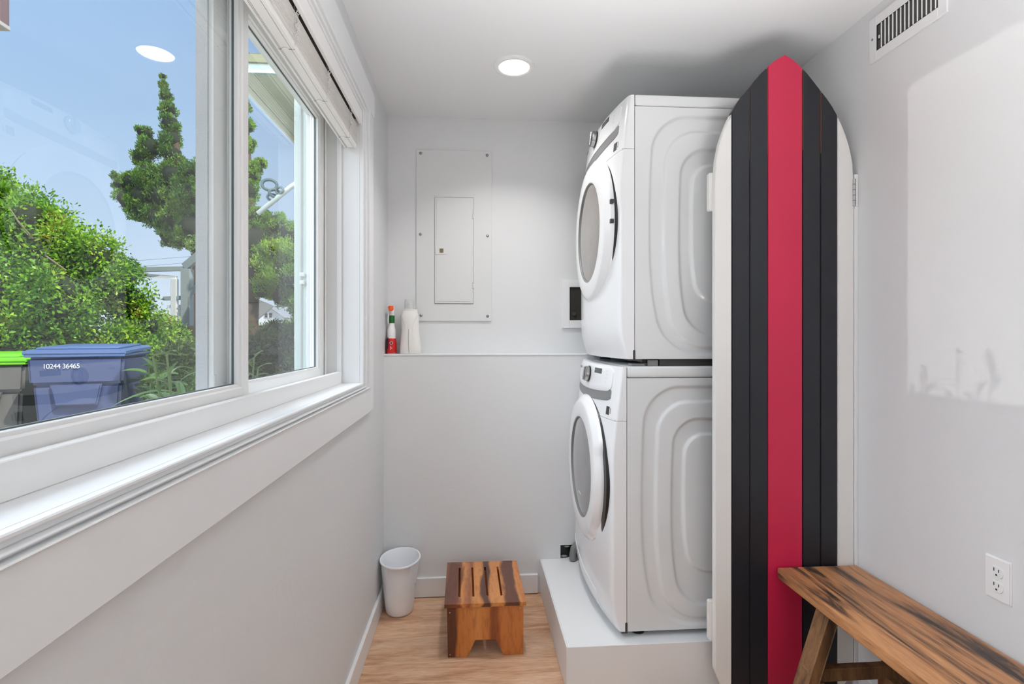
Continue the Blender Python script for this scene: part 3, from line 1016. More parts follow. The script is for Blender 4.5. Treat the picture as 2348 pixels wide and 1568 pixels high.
# top board with four slots: strips between the slots joined by the two ends
xs_ = [-.118, -.0625, -.0535, -.004, .005, .0545, .0635, .113, .122, .214]
yA, yB_, ysl0, ysl1 = 2.126, 2.522, 2.185, 2.460
b = B()
gx = [-.118] + [v for v in xs_[1:-1]] + [.214]
gy = [yA, ysl0, ysl1, yB_]
def tv(x, y_, z):
    t_ = (y_ - yA) / (yB_ - yA)
    return (x - .008 * t_ * (1 if x < 0.05 else .9), y_ + (.0), z)
grid = {}
for zi, z in enumerate((TZ0, TZ1)):
    for i, x in enumerate(gx):
        for j, y_ in enumerate(gy):
            grid[(i, j, zi)] = b.verts.new(tv(x, y_, z))
slots = {(1, 1), (3, 1), (5, 1), (7, 1)}
cells = {(i, j) for i in range(len(gx) - 1) for j in range(3)} - slots
for (i, j) in cells:
    for zi in (0, 1):
        q = [grid[(i, j, zi)], grid[(i + 1, j, zi)], grid[(i + 1, j + 1, zi)], grid[(i, j + 1, zi)]]
        b.faces.new(q if zi else q[::-1])
    for di, dj, A, C in ((-1, 0, (0, 0), (0, 1)), (1, 0, (1, 0), (1, 1)), (0, -1, (0, 0), (1, 0)), (0, 1, (0, 1), (1, 1))):
        if (i + di, j + dj) not in cells:
            a_, c_ = (i + A[0], j + A[1]), (i + C[0], j + C[1])
            b.faces.new((grid[a_ + (0,)], grid[c_ + (0,)], grid[c_ + (1,)], grid[a_ + (1,)]))
put('top', b, ACT, st)
for (y0, y1) in ((2.132, 2.146), (2.495, 2.509)):
    b = B()
    prism(b, [(-.104, .0), (-.024, .0), (.006, .066), (.090, .066), (.122, .0), (.203, .0), (.203, TZ0), (-.108, TZ0)], 'y', y0, y1, bev=.001)
    lg = put('leg_panel', b, ACF, st)
    if y0 < 2.2:
        for sx_, sz_ in ((-.096, .182), (.190, .190), (.192, .062), (-.095, .012)):
            b = B(); lathe(b, [(.0028, 0), (.0028, .0006)], (sx_, y0, sz_), 'Y', 12); put('peg', b, CHROME, lg)
for x0 in (-.105, .188):
    b = B(); box(b, x0, x0 + .012, 2.146, 2.495, .13, TZ0); put('side_rail', b, ACF, st)

# ------------------------------------------------------------------ waste bin
wb = thing('waste_bin', (-.345, 2.508, 0), 'white plastic waste bin standing in the corner under the ledge', 'bin')
b = B()
cxb, cyb = -.350, 2.508
def bs(z, rx, ry, dy=0): return (cxb + .004 * z / .25, cyb + dy, z, rx, ry)
secs = [bs(.0, .050, .050), bs(.002, .056, .056), bs(.010, .062, .062), bs(.03, .066, .068), bs(.12, .076, .090), bs(.20, .084, .106), bs(.246, .088, .114),
        bs(.248, .093, .119), bs(.253, .0955, .1215), bs(.257, .0935, .1195), bs(.257, .0885, .1145), bs(.250, .086, .112), bs(.20, .082, .104), bs(.12, .074, .088), bs(.03, .064, .066), bs(.008, .056, .056)]
loft(b, secs, 64, 2.0)
put('shell', b, BINW, wb, smooth=60)
b = B(); lathe(b, [(.007, 0), (.007, .0006)], (-.270, 2.456, .150), 'X', 16, sx=.6); put('emblem', b, SEAM, wb)

# ------------------------------------------------------------------ breaker panel
bp_ = thing('breaker_panel', (-.10, YU, 1.38), 'grey painted breaker panel cover with a latched door on the back wall', 'electrical panel')
b = B(); box(b, -.298, .096, YU - .008, YU, 1.381, 2.274, .002, 2); put('cover', b, PANEL, bp_)
b = B(); box(b, -.2045, -.0005, YU - .0090, YU - .0078, 1.4705, 2.0285); put('door_gap', b, SEAM, bp_)
b = B(); box(b, -.2025, -.0025, YU - .0125, YU - .0085, 1.4735, 2.0255, .0012)
pd = put('door', b, PANEL, bp_)
b = B(); box(b, -.194, -.012, YU - .0138, YU - .0120, 1.483, 2.012, .0014, 2); put('door_field', b, PANEL, pd)
b = B(); box(b, -.1985, -.138, YU - .0165, YU - .0120, 1.727, 1.768, .0012); lt = put('latch', b, PANEL, pd)
b = B(); box(b, -.177, -.157, YU - .0170, YU - .0163, 1.736, 1.758); put('latch_pocket', b, mat('brass brown latch', (120, 104, 78), .5), lt)
for z0 in (1.916, 1.550):
    b = B(); box(b, -.0065, .001, YU - .0142, YU - .0120, z0, z0 + .030, .0006); put('hinge', b, SEAM, bp_)
    b = B(); box(b, -.0055, .0005, YU - .0150, YU - .0140, z0 + .002, z0 + .028, .0004); put('hinge_face', b, PANEL, bp_)
for sx_, sz_ in ((-.275, 2.254), (.071, 2.252), (-.276, 1.832), (.073, 1.829), (-.273, 1.410), (.073, 1.407)):
    b = B(); lathe(b, [(.0078, 0), (.0072, .002), (.0045, .0036), (.001, .004)], (sx_, YU - .008, sz_), 'Y', 16); sc_ = put('screw', b, STEEL, bp_, smooth=50)

# laundry outlet box on the back wall behind the dryer
ob = thing('outlet_box', (.55, YU, 1.345), 'white recessed laundry outlet box with dark interior, half hidden behind the dryer', 'outlet box')
b = B()
frame_rect_x = [(.468, .509, 1.345, 1.602), (.63, .67, 1.345, 1.602), (.509, .63, 1.345, 1.386), (.509, .63, 1.563, 1.602)]
for x0, x1, z0, z1 in frame_rect_x:
    box(b, x0, x1, YU - .012, YU, z0, z1, .0015)
put('flange', b, TRIM, ob)
b = B(); box(b, .508, .631, YU - .003, YU - .001, 1.385, 1.564); put('dark_recess', b, mat('dusty black', (48, 45, 40), .8, bump=.5, bscale=120), ob)
b = B(); lathe(b, [(.010, 0), (.010, .008), (.006, .009)], (.534, YU - .003, 1.42), 'Y', 16); put('valve_stub', b, CHARC, ob)

# ------------------------------------------------------------------ bottles on the ledge
ZL = 1.2125
SPW = mat('spray bottle white', (238, 234, 236), .3)
SPR = mat('red label', (204, 24, 26), .35)
SPG = mat('green band', (10, 104, 36), .35)
SPO = mat('orange nozzle', (244, 92, 28), .4)
sp_ = thing('spray_bottle', (-.412, 2.700, ZL), 'spray bottle with orange nozzle, green band and red label, in the ledge corner', 'bottle')
sx0 = -.4155
b = B(); loft(b, [(sx0, 2.70, ZL, .0185, .030), (sx0, 2.70, ZL + .004, .0235, .034), (sx0, 2.70, ZL + .05, .0235, .034), (sx0, 2.70, ZL + .085, .0195, .032), (sx0, 2.70, ZL + .12, .0205, .030),
                  (sx0, 2.70, ZL + .135, .016, .022), (sx0 + .001, 2.70, ZL + .155, .0125, .015)], 32, 2.6)
put('body', b, SPW, sp_, smooth=50)
b = B(); loft(b, [(sx0, 2.70, ZL + .003, .0228, .0338), (sx0, 2.70, ZL + .006, .0241, .0346), (sx0, 2.70, ZL + .05, .0241, .0346), (sx0, 2.70, ZL + .078, .0208, .0328), (sx0, 2.70, ZL + .0782, .019, .030)], 32, 2.6)
lb_ = put('red_label', b, SPR, sp_, smooth=50)
b = B(); lathe(b, [(.0075, 0), (.0075, .0006), (.0058, .0007), (.0058, .0)], (sx0 + .003, 2.6650, ZL + .055), 'Y', 24, cap0=False, cap1=False); put('label_ring', b, SPW, lb_)
b = B(); box(b, sx0 - .001, sx0 + .006, 2.6640, 2.6652, ZL + .052, ZL + .059); put('label_mark', b, BLACKP, lb_)
for k, (a_, c_) in enumerate(((-.003, .003), (-.002, .007), (-.003, .001))):
    b = B(); box(b, sx0 + a_, sx0 + c_, 2.6648, 2.6658, ZL + .034 - k * .006, ZL + .0365 - k * .006); put('label_line', b, SPW, lb_)
b = B(); prism(b, [(sx0 - .0235, ZL + .07), (sx0 - .012, ZL + .085), (sx0 - .013, ZL + .03), (sx0 - .0235, ZL + .02)], 'y', 2.6655, 2.667); put('label_edge', b, BLACKP, lb_)
b = B(); loft(b, [(sx0 + .001, 2.70, ZL + .155, .0125, .0135), (sx0 + .001, 2.70, ZL + .158, .0135, .0145), (sx0 + .001, 2.70, ZL + .192, .0135, .0145), (sx0 + .001, 2.70, ZL + .194, .011, .012)], 28, 2.2)
put('collar', b, SPG, sp_, smooth=50)
b = B(); loft(b, [(sx0 + .001, 2.70, ZL + .194, .0118, .013), (sx0 + .001, 2.70, ZL + .20, .012, .016), (sx0 + .001, 2.702, ZL + .225, .011, .028), (sx0 + .001, 2.702, ZL + .24, .010, .03)], 20, 3)
hd = put('spray_head', b, SPW, sp_, smooth=50)
b = B(); loft(b, [(sx0 + .001, 2.667, ZL + .216, .007, .006), (sx0 + .001, 2.665, ZL + .222, .0125, .010), (sx0 + .001, 2.665, ZL + .232, .0145, .010), (sx0 + .001, 2.665, ZL + .242, .0115, .010)], 8, 2)
put('nozzle', b, SPO, sp_)
b = B(); tube(b, [(sx0 - .010, 2.680, ZL + .215), (sx0 - .012, 2.672, ZL + .195), (sx0 - .013, 2.664, ZL + .165), (sx0 - .012, 2.662, ZL + .150)], .0028, 8); put('trigger', b, SPW, sp_, smooth='all')

JUG = mat('jug white plastic', (236, 234, 230), .42)
CLEAR = glass_mat('clear cap plastic', (.96, .96, .96), 1.0, haze=.22)
jg = thing('detergent_jug', (-.321, 2.700, ZL), 'white detergent jug with clear cap beside the spray bottle', 'jug')
jx = -.3205
b = B()
secs = [(0, .049, .040), (.003, .0525, .042), (.03, .0525, .042), (.07, .0510, .041), (.12, .0490, .040), (.16, .0470, .039), (.185, .0440, .037), (.20, .0405, .034), (.212, .0375, .031), (.218, .0375, .030)]
loft(b, [(jx - .003 * h_ / .2, 2.70, ZL + h_, rx_, ry_) for h_, rx_, ry_ in secs], 40, 3.2)
# press the side waists in: the curved grip panels
for v in b.verts:
    dz_ = v.co.z - ZL
    u_ = (v.co.x - jx) / .05
    if .05 < dz_ < .19:
        f_ = sin(pi * (dz_ - .05) / .14)
        if abs(u_) > .35:
            v.co.x -= math.copysign(.006 * f_ * (abs(u_) - .35) / .65, u_)
            if v.co.y < 2.70: v.co.y += .010 * f_ * (abs(u_) - .35) / .65
jb = put('body', b, JUG, jg, smooth=60)
for s_ in (-1, 1):
    pts = [(jx - .002 + s_ * (.0395 - .0235 * sin(pi * k / 12) ** .8), 2.6635 - .002 * sin(pi * k / 12) + (.006 if k in (0, 12) else .0), ZL + .195 - .165 * k / 12) for k in range(13)]
    b = B(); tube(b, pts, .0018, 6); put('grip_ridge', b, JUG, jb, smooth='all')
b = B(); tube(b, [(jx - .003, 2.6572, ZL + .004), (jx - .006, 2.6572, ZL + .05), (jx - .007, 2.6590, ZL + .09), (jx - .005, 2.6600, ZL + .125)], .0011, 6); put('sight_seam', b, SEAM, jb)
b = B(); lathe(b, [(.0345, 0), (.0365, .003), (.0350, .009), (.031, .010)], (jx - .002, 2.70, ZL + .217), 'Z', 40, sy=.82); put('cap_collar', b, JUG, jg, smooth=50)
b = B(); lathe(b, [(.0300, 0), (.0290, .040), (.0275, .050), (.0265, .050), (.028, .040), (.029, .001)], (jx - .002, 2.70, ZL + .227), 'Z', 40, sy=.85, cap0=False, cap1=False); cp_ = put('clear_cap', b, CLEAR, jg, smooth='all')
b = B(); lathe(b, [(.013, 0), (.011, .026), (.009, .030)], (jx - .002, 2.70, ZL + .227), 'Z', 24); put('spout', b, JUG, jg, smooth=50)

# ------------------------------------------------------------------ wall outlet, right wall
wo = thing('wall_outlet', (XR, 1.290, .606), 'white duplex power outlet on the right wall above the bench', 'outlet')
b = B(); prism(b, [(1.2555, .6005), (1.3245, .6005), (1.3245, .7125), (1.2555, .7125)], 'x', XR - .0055, XR, bev=0)
for f_ in b.faces: pass
bmesh.ops.bevel(b, geom=[e_ for e_ in b.edges if all(abs(v.co.x - (XR - .0055)) < 1e-5 for v in e_.verts)], offset=.003, segments=2, affect='EDGES')
put('cover_plate', b, OUTLETW, wo, smooth=40)
for zc_ in (.6755, .6370):
    b = B()
    poly = []
    for k in range(40):
        a = 2 * pi * k / 40
        yy, zz_ = .0172 * cos(a), .0172 * sin(a)
        poly.append((1.290 + yy, zc_ + max(-.0142, min(.0142, zz_))))
    pc = []
    for p_ in poly:
        if not pc or abs(p_[0] - pc[-1][0]) + abs(p_[1] - pc[-1][1]) > 1e-6: pc.append(p_)
    prism(b, pc, 'x', XR - .0078, XR - .0050, bev=.0006)
    rc = put('receptacle', b, OUTLETW, wo, smooth=30)
    for dy, hh in ((.0064, .0048), (-.0064, .0040)):
        b = B(); box(b, XR - .0084, XR - .0076, 1.290 + dy - .0011, 1.290 + dy + .0011, zc_ + .0012, zc_ + .0012 + 2 * hh * .9); put('slot', b, SLOT, rc)
    b = B(); lathe(b, [(.0026, 0), (.0026, .0006)], (XR - .0078, 1.290, zc_ - .0075), 'X', 14); put('slot', b, SLOT, rc)
b = B(); lathe(b, [(.0032, 0), (.0030, .0010), (.002, .0014)], (XR - .0055, 1.290, .65625), 'X', 16); put('screw', b, OUTLETW, wo, smooth=40)

# ------------------------------------------------------------------ air vent, right wall
av = thing('air_vent', (XR, 1.585, 2.33), 'white wall register with upright louvres high on the right wall', 'vent')
b = B()
x0, x1 = XR - .007, XR
for (a0, a1, z0, z1) in ((1.707, 1.738, 2.252, 2.405), (1.436, 1.467, 2.252, 2.405), (1.467, 1.707, 2.252, 2.284), (1.467, 1.707, 2.372, 2.405)):
    box(b, x0, x1, a0, a1, z0, z1, .0012)
put('frame', b, TRIM, av)
b = B(); box(b, XR - .0015, XR - .0003, 1.466, 1.708, 2.283, 2.373); put('dark_duct', b, BACKV, av)
b = B()
box(b, XR - .0055, XR - .0005, 1.705, 1.707, 2.284, 2.372); box(b, XR - .0055, XR - .0005, 1.467, 1.469, 2.284, 2.372)
box(b, XR - .0055, XR - .0005, 1.467, 1.707, 2.370, 2.372); put('duct_edge', b, CHARC, av)
nb = 14
for k in range(nb):
    yb_ = 1.476 + k * (1.686 - 1.476) / (nb - 1)
    b = B(); box(b, XR - .0066, XR - .0022, yb_ - .0016, yb_ + .0016, 2.286, 2.3705, .0005, rot=((XR - .004, yb_, 2.33), Matrix.Rotation(radians(28), 3, 'Z')))
    put('louvre', b, TRIM, av)
b = B(); box(b, XR - .006, XR - .003, 1.693, 1.699, 2.322, 2.333, .001); put('damper_lever', b, TRIM, av)
b = B(); box(b, XR - .004, XR - .002, 1.690, 1.705, 2.318, 2.3205); put('damper_rod', b, CHARC, av)
for yy in (1.7235, 1.4505):
    b = B(); lathe(b, [(.0042, 0), (.0036, .0016), (.001, .002)], (XR - .007, yy, 2.3315), 'X', 14); put('screw', b, STEEL, av, smooth=40)

# ================================================================== outdoors
GROUND = mat('yard ground', (176, 168, 152), .9, bump=.6, bscale=14, vary=.25)
b = B(); box(b, -90, XO, -14, 130, -.2, -.02); tag(put('ground', b, GROUND), kind='structure')


def leaf_cloud(name, blobs, n, size, m, parent, aspect=2.2, shell=(.78, 1.08), up=0.0, seed=1, clump=0, jitter=.35):
    """many small folded leaf blades over the surface of overlapping lumps: one stuff mesh"""
    g = np.random.default_rng(seed)
    B_ = np.array(blobs, float)
    if clump:                     # break each lump into smaller tufts
        sub = []
        for x_, y_, z_, r_ in B_:
            k_ = clump
            dd = g.normal(size=(k_, 3)); dd /= np.linalg.norm(dd, axis=1)[:, None]
            for v_ in dd:
                sub.append((x_ + v_[0] * r_ * .68, y_ + v_[1] * r_ * .68, z_ + v_[2] * r_ * .68 + .04 * r_, r_ * g.uniform(.28, .46)))
        B_ = np.array(sub)
    wts = B_[:, 3] ** 2; wts /= wts.sum()
    ch = g.choice(len(B_), n, p=wts)
    d = g.normal(size=(n, 3)); d /= np.linalg.norm(d, axis=1)[:, None]
    rad = B_[ch, 3] * g.uniform(shell[0], shell[1], n)
    # lumpy surface
    lump = 1 + .13 * np.sin(d[:, 0] * 9 + ch) * np.cos(d[:, 2] * 11 + ch * 2) + .08 * np.sin(d[:, 1] * 17 + ch)
    p = B_[ch, :3] + d * (rad * lump)[:, None]
    # leaf direction: outwards mixed with random and up
    t = d * .7 + g.normal(size=(n, 3)) * jitter + np.array([0, 0, up]); t /= np.linalg.norm(t, axis=1)[:, None]
    s = np.cross(t, g.normal(size=(n, 3))); s /= np.linalg.norm(s, axis=1)[:, None]
    nn = np.cross(t, s)
    L = size * g.uniform(.6, 1.35, n); Wd = L / aspect
    base, tip = p - t * (L / 2)[:, None], p + t * (L / 2)[:, None]
    lft = p + s * (Wd / 2)[:, None] + nn * (Wd * .22)[:, None]
    rgt = p - s * (Wd / 2)[:, None] + nn * (Wd * .22)[:, None]
    co = np.stack([base, lft, tip, rgt], 1).reshape(-1, 3) - np.array(ORG[parent.name])
    me = bpy.data.meshes.new(name)
    me.vertices.add(4 * n); me.vertices.foreach_set('co', co.ravel())
    me.loops.add(4 * n); me.loops.foreach_set('vertex_index', np.arange(4 * n, dtype=np.int32))
    me.polygons.add(n); me.polygons.foreach_set('loop_start', np.arange(0, 4 * n, 4, dtype=np.int32)); me.polygons.foreach_set('loop_total', np.full(n, 4, dtype=np.int32))
    me.update(); me.validate()
    me.materials.append(m)
    o = bpy.data.objects.new(name, me); COL.objects.link(o); o.parent = parent; o['kind'] = 'stuff'
    ORG[o.name] = ORG[parent.name]
    return o


def core(name, blobs, m, parent, f=.8):
    b = B()
    for x, y_, z, r in blobs:
        k = bmesh.ops.create_icosphere(b, subdivisions=2, radius=r * f)
        for v in k['verts']:
            v.co = Vector((x, y_, z)) + v.co * (1 + .12 * sin(v.co.x * 30 / r * .3) * cos(v.co.z * 23 / r * .3))
    o = put(name, b, m, parent, smooth='all'); o['kind'] = 'stuff'
    return o


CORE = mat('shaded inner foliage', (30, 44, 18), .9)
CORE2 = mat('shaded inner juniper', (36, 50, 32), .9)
BARK = mat('bark', (96, 78, 62), .9, bump=.8, bscale=30)
HEDGE = leaf_mat('hedge leaf', [(.0, (50, 92, 22)), (.28, (90, 148, 30)), (.52, (140, 192, 40)), (.74, (182, 212, 60)), (.88, (158, 112, 66)), (1.0, (186, 142, 100))])
JUNI = leaf_mat('juniper scale foliage', [(0, (58, 96, 40)), (.5, (104, 152, 54)), (1, (164, 192, 70))], .6, .2)
JUNI2 = leaf_mat('bright juniper foliage', [(0, (80, 128, 30)), (.5, (138, 192, 44)), (1, (196, 224, 72))], .6, .2)
BROAD = leaf_mat('broad glossy leaf', [(0, (58, 84, 40)), (.5, (86, 118, 50)), (1, (128, 156, 74))], .3, .2)
SHRUB = leaf_mat('low shrub leaf', [(0, (54, 78, 38)), (.5, (84, 112, 46)), (1, (122, 140, 66))], .5, .2)

# hedge
hedge_blobs = [(-5.33, 6.01, 2.66, .51), (-4.87, 5.97, 2.50, .48), (-4.42, 5.86, 2.22, .46), (-4.14, 5.92, 2.06, .42), (-3.98, 6.03, 1.88, .38), (-3.92, 6.2, 1.68, .33),
               (-3.90, 6.5, 1.45, .27), (-3.93, 6.9, 1.38, .24), (-5.13, 5.59, 1.87, .61), (-4.61, 5.55, 1.78, .58), (-4.20, 5.58, 1.66, .46), (-5.33, 6.11, 2.98, .27), (-4.52, 5.70, 2.50, .25),
               (-3.99, 6.30, 2.0, .22), (-4.0, 7.31, 1.38, .2), (-5.9, 5.6, 2.4, .7), (-6.3, 5.0, 2.2, .8), (-5.6, 5.2, 1.2, .7), (-4.9, 5.3, 1.1, .65), (-4.3, 5.5, 1.0, .55), (-3.9, 6.0, 1.0, .5), (-3.85, 6.6, .95, .45), (-3.9, 7.2, .9, .4),
               (-4.7, 6.2, 1.2, .6), (-4.2, 6.4, 1.0, .55), (-5.4, 5.9, 1.2, .6), (-5.5, 5.2, .4, .6), (-4.8, 5.3, .4, .6), (-4.2, 5.6, .4, .5), (-3.9, 6.2, .4, .45), (-3.9, 6.9, .4, .4)]
hg_ = thing('hedge', (-4.8, 5.6, -.02), 'big rounded leafy hedge in full sun behind the wheelie bins', 'hedge')
leaf_cloud('foliage', hedge_blobs, 170000, .042, HEDGE, hg_, aspect=2.0, seed=3, clump=34, shell=(.35, 1.1))
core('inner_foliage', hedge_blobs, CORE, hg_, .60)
for k in range(9):
    q = random.Random(k + 50)
    x0, y0_ = -5.2 + k * .14, 5.25 + .02 * k
    b = B(); z_ = q.uniform(1.5, 2.3)
    tube(b, [(x0, y0_ + .15, z_), (x0 + q.uniform(-.1, .1), y0_ - .02, z_ + .12), (x0 + q.uniform(-.2, .2), y0_ - .1, z_ + .25)], [.010, .007, .003], 6)
    put('twig', b, mat('pale twig', (168, 150, 128), .8) if 'pale twig' not in MATS else MATS['pale twig'], hg_)
# loose sprigs on the crest
sprigs = [(-5.30 + k * .13, 5.85, 3.2 - k * .10 if k < 3 else 2.85 - (k - 3) * .11, .07) for k in range(8)]
leaf_cloud('sprigs', sprigs, 700, .085, HEDGE, hg_, aspect=3.5, up=.8, seed=8, shell=(.2, 1.1))

# far juniper with a leaning spire
TA = [(-5.33, 9.42, 5.78, .06), (-5.31, 9.42, 5.62, .09), (-5.28, 9.41, 5.45, .12), (-5.24, 9.41, 5.21, .15), (-5.20, 9.4, 4.95, .18), (-5.19, 9.4, 4.69, .19), (-5.17, 9.4, 4.42, .21), (-5.65, 9.44, 4.80, .15), (-5.56, 9.43, 4.55, .21), (-5.70, 9.44, 4.38, .17),
      (-6.16, 9.48, 4.07, .08), (-6.08, 9.47, 3.92, .12), (-5.88, 9.46, 3.97, .17), (-5.54, 9.43, 4.05, .27), (-5.13, 9.4, 4.05, .28), (-4.79, 9.38, 4.09, .28), (-5.93, 9.46, 3.66, .22), (-5.65, 9.44, 3.71, .27), (-5.28, 9.41, 3.71, .31), (-4.87, 9.38, 3.71, .36),
      (-5.74, 9.45, 3.42, .21), (-5.40, 9.42, 3.34, .26), (-5.06, 9.39, 3.34, .31), (-4.76, 9.37, 3.19, .36), (-5.22, 9.41, 3.02, .20), (-4.96, 9.39, 3.0, .24), (-4.68, 9.37, 2.85, .26), (-4.53, 9.36, 3.71, .38), (-4.38, 9.35, 4.24, .30), (-4.38, 9.35, 4.7, .2)]
ja = thing('juniper_tree', (-4.75, 9.4, -.02), 'dark twisted juniper with a tall thin spire, seen through the left pane', 'tree')
leaf_cloud('foliage', TA, 85000, .046, JUNI, ja, aspect=2.6, up=.75, seed=5, jitter=.5, clump=16, shell=(.5, 1.1))
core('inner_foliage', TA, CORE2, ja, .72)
b = B(); tube(b, [(-4.75, 9.4, -.02), (-4.70, 9.4, 1.6), (-4.72, 9.4, 2.9), (-5.0, 9.4, 3.9), (-5.2, 9.4, 5.2)], [.16, .13, .11, .08, .03], 10); put('trunk', b, BARK, ja, smooth='all')
# nearer juniper in the right pane
TB = [(-3.29, 7.76, 4.84, .08), (-3.26, 7.76, 4.60, .10), (-3.24, 7.75, 4.31, .12), (-3.25, 7.76, 4.06, .15), (-3.10, 7.74, 3.72, .11), (-3.22, 7.75, 3.62, .17), (-3.28, 7.76, 3.37, .22), (-3.03, 7.74, 3.78, .08), (-3.28, 7.76, 3.0, .28), (-3.03, 7.74, 3.0, .20),
      (-2.80, 7.72, 2.90, .19), (-2.62, 7.71, 2.78, .18), (-3.09, 7.75, 2.68, .29), (-2.78, 7.72, 2.56, .28), (-2.53, 7.71, 2.5, .28), (-3.03, 7.74, 2.25, .29), (-2.72, 7.72, 2.16, .29), (-2.47, 7.7, 2.12, .29), (-3.03, 7.74, 1.98, .17), (-2.74, 7.72, 1.88, .18), (-2.42, 7.7, 1.75, .25)]
jb_ = thing('juniper_tree', (-3.1, 7.75, -.02), 'bright green bushy juniper seen through the right pane', 'tree')
leaf_cloud('foliage', TB, 90000, .034, JUNI2, jb_, aspect=2.6, up=.75, seed=6, jitter=.5, clump=16, shell=(.5, 1.1))
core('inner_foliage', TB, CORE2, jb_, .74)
b = B(); tube(b, [(-3.25, 7.75, -.02), (-3.2, 7.75, 1.2), (-3.15, 7.75, 2.2), (-3.24, 7.75, 4.3)], [.13, .11, .09, .03], 10); put('trunk', b, BARK, jb_, smooth='all')

# wheelie bins
def bin_(name, lx, rot, label, body_m, lid_m, number=None):
    t = thing(name, (0, 0, 0), label, 'bin', 'wheelie bins in the yard')
    b = B()
    # tapered ribbed body, front faces -y in local space
    for (z0, w0, d0, z1, w1, d1) in ((.08, .225, .29, .86, .275, .35), (.86, .290, .365, 1.07, .300, .375)):
        r0 = [b.verts.new(p) for p in ((-w0, -d0, z0), (w0, -d0, z0), (w0, d0, z0), (-w0, d0, z0))]
        r1 = [b.verts.new(p) for p in ((-w1, -d1, z1), (w1, -d1, z1), (w1, d1, z1), (-w1, d1, z1))]
        b.faces.new(r0[::-1]); b.faces.new(r1)
        for k in range(4): b.faces.new((r0[k], r0[(k + 1) % 4], r1[(k + 1) % 4], r1[k]))
    bmesh.ops.bevel(b, geom=list(b.edges), offset=.02, segments=2, affect='EDGES')
    bo = put('body', b, body_m, t, smooth=40)
    b = B(); box(b, -.312, .312, -.392, .385, 1.07, 1.095, .008, 2); put('rim', b, lid_m, bo, smooth=40)
    b = B()
    sec = [(-.318, 1.092), (.318, 1.092), (.318, 1.112), (.285, 1.126), (-.285, 1.126), (-.318, 1.112)]
    prism(b, sec, 'y', -.40, .37, bev=.006)
    for v in b.verts: v.co.z += (v.co.y + .40) * .03
    ld = put('lid', b, lid_m, t, smooth=40)
    b = B(); box(b, -.26, .26, -.34, .30, 1.125, 1.142, .012, 2)
    for v in b.verts: v.co.z += (v.co.y + .40) * .03
    put('lid_panel', b, lid_m, ld, smooth=40)
    b = B(); tube(b, [(-.24, .38, 1.06), (-.24, .44, 1.09), (.24, .44, 1.09), (.24, .38, 1.06)], .016, 10); put('handle', b, body_m, t, smooth='all')
    for s in (-1, 1):
        b = B(); lathe(b, [(.03, -.02), (.125, -.02), (.13, 0), (.125, .025), (.03, .025)], (s * .25, .28, .13), 'X', 28); put('wheel', b, BLACKP, t, smooth=40)
    b = B(); prism(b, [(-.13, .70), (.13, .70), (.16, .86), (-.16, .86)], 'y', -.385, -.34, bev=.01); put('lift_pocket', b, body_m, bo)
    if number:
        text('bin_number', number, .052, (-.09, -.3790, 1.0), (pi / 2, 0, 0), mat('stencil white', (226, 230, 236), .6), bo, .0008, .9, .92)
    t.location = lx; t.rotation_euler = (0, 0, rot)
    return t


BLUEB = mat('blue bin plastic', (78, 90, 128), .45, vary=.08)
GREYB = mat('grey bin plastic', (104, 102, 98), .5)
BLUEL = mat('blue lid plastic', (96, 122, 172), .35)
GREENL = mat('lime lid plastic', (126, 214, 52), .4)
bin_('wheelie_bin', (-3.13, 4.57, .075), radians(18), 'blue wheelie bin with a blue lid and a white stencilled number', BLUEB, BLUEL, '10244 36465')
bin_('wheelie_bin', (-3.92, 4.62, .01), radians(20), 'grey wheelie bin with a lime green lid, left of the blue bin', GREYB, GREENL)

# outdoor stair railing
RW = mat('white rail paint', (226, 226, 220), .5)
RG = mat('weathered grey rail', (150, 160, 156), .7)
rl = thing('stair_railing', (-4.5, 8.36, -.02), 'weathered grey and white timber stair railing beyond the hedge', 'railing')
for (p0, p1, w_, m_) in (((-4.37, 8.35, -.02), (-4.37, 8.35, 2.33), .13, RG), ((-4.56, 8.36, -.02), (-4.56, 8.36, 2.18), .08, RW), ((-3.75, 8.2, -.02), (-3.75, 8.2, 2.9), .12, RG)):
    b = B(); bar(b, p0, p1, w_, w_, (0, 1, 0), .004); put('post', b, m_, rl)
for (p0, p1, w_, h_, m_) in (((-5.6, 8.42, 2.31), (-4.30, 8.34, 2.34), .05, .07, RG), ((-5.4, 8.5, 2.27), (-4.54, 8.36, 2.20), .05, .05, RW), ((-4.40, 8.34, 2.36), (-3.75, 8.2, 2.85), .06, .12, RG),
                            ((-4.72, 8.36, 1.88), (-4.30, 8.34, 1.90), .05, .06, RG), ((-4.40, 8.34, 1.90), (-3.75, 8.2, 2.38), .05, .08, RG), ((-4.66, 8.36, 1.76), (-4.44, 8.35, 1.76), .04, .05, RW), ((-4.5, 8.36, 1.72), (-4.38, 8.35, 1.44), .04, .05, RW)):
    b = B(); bar(b, p0, p1, w_, h_, (0, 0, 1), .003); put('rail', b, m_, rl)

# dark board fence
FW = mat('dark fence board', (74, 66, 56), .85, bump=.3, bscale=20)
fe = thing('fence', (-3.6, 7.7, -.02), 'low dark timber fence behind the bins', 'fence')
fx = -5.3
while fx < -1.6:
    b = B(); box(b, fx, fx + .115, 8.02, 8.045, -.02, 1.46 + .01 * sin(fx * 9), .003); put('board', b, FW, fe)
    fx += .125
b = B(); box(b, -5.35, -1.55, 8.045, 8.08, 1.2, 1.28, .003); put('fence_rail', b, FW, fe)

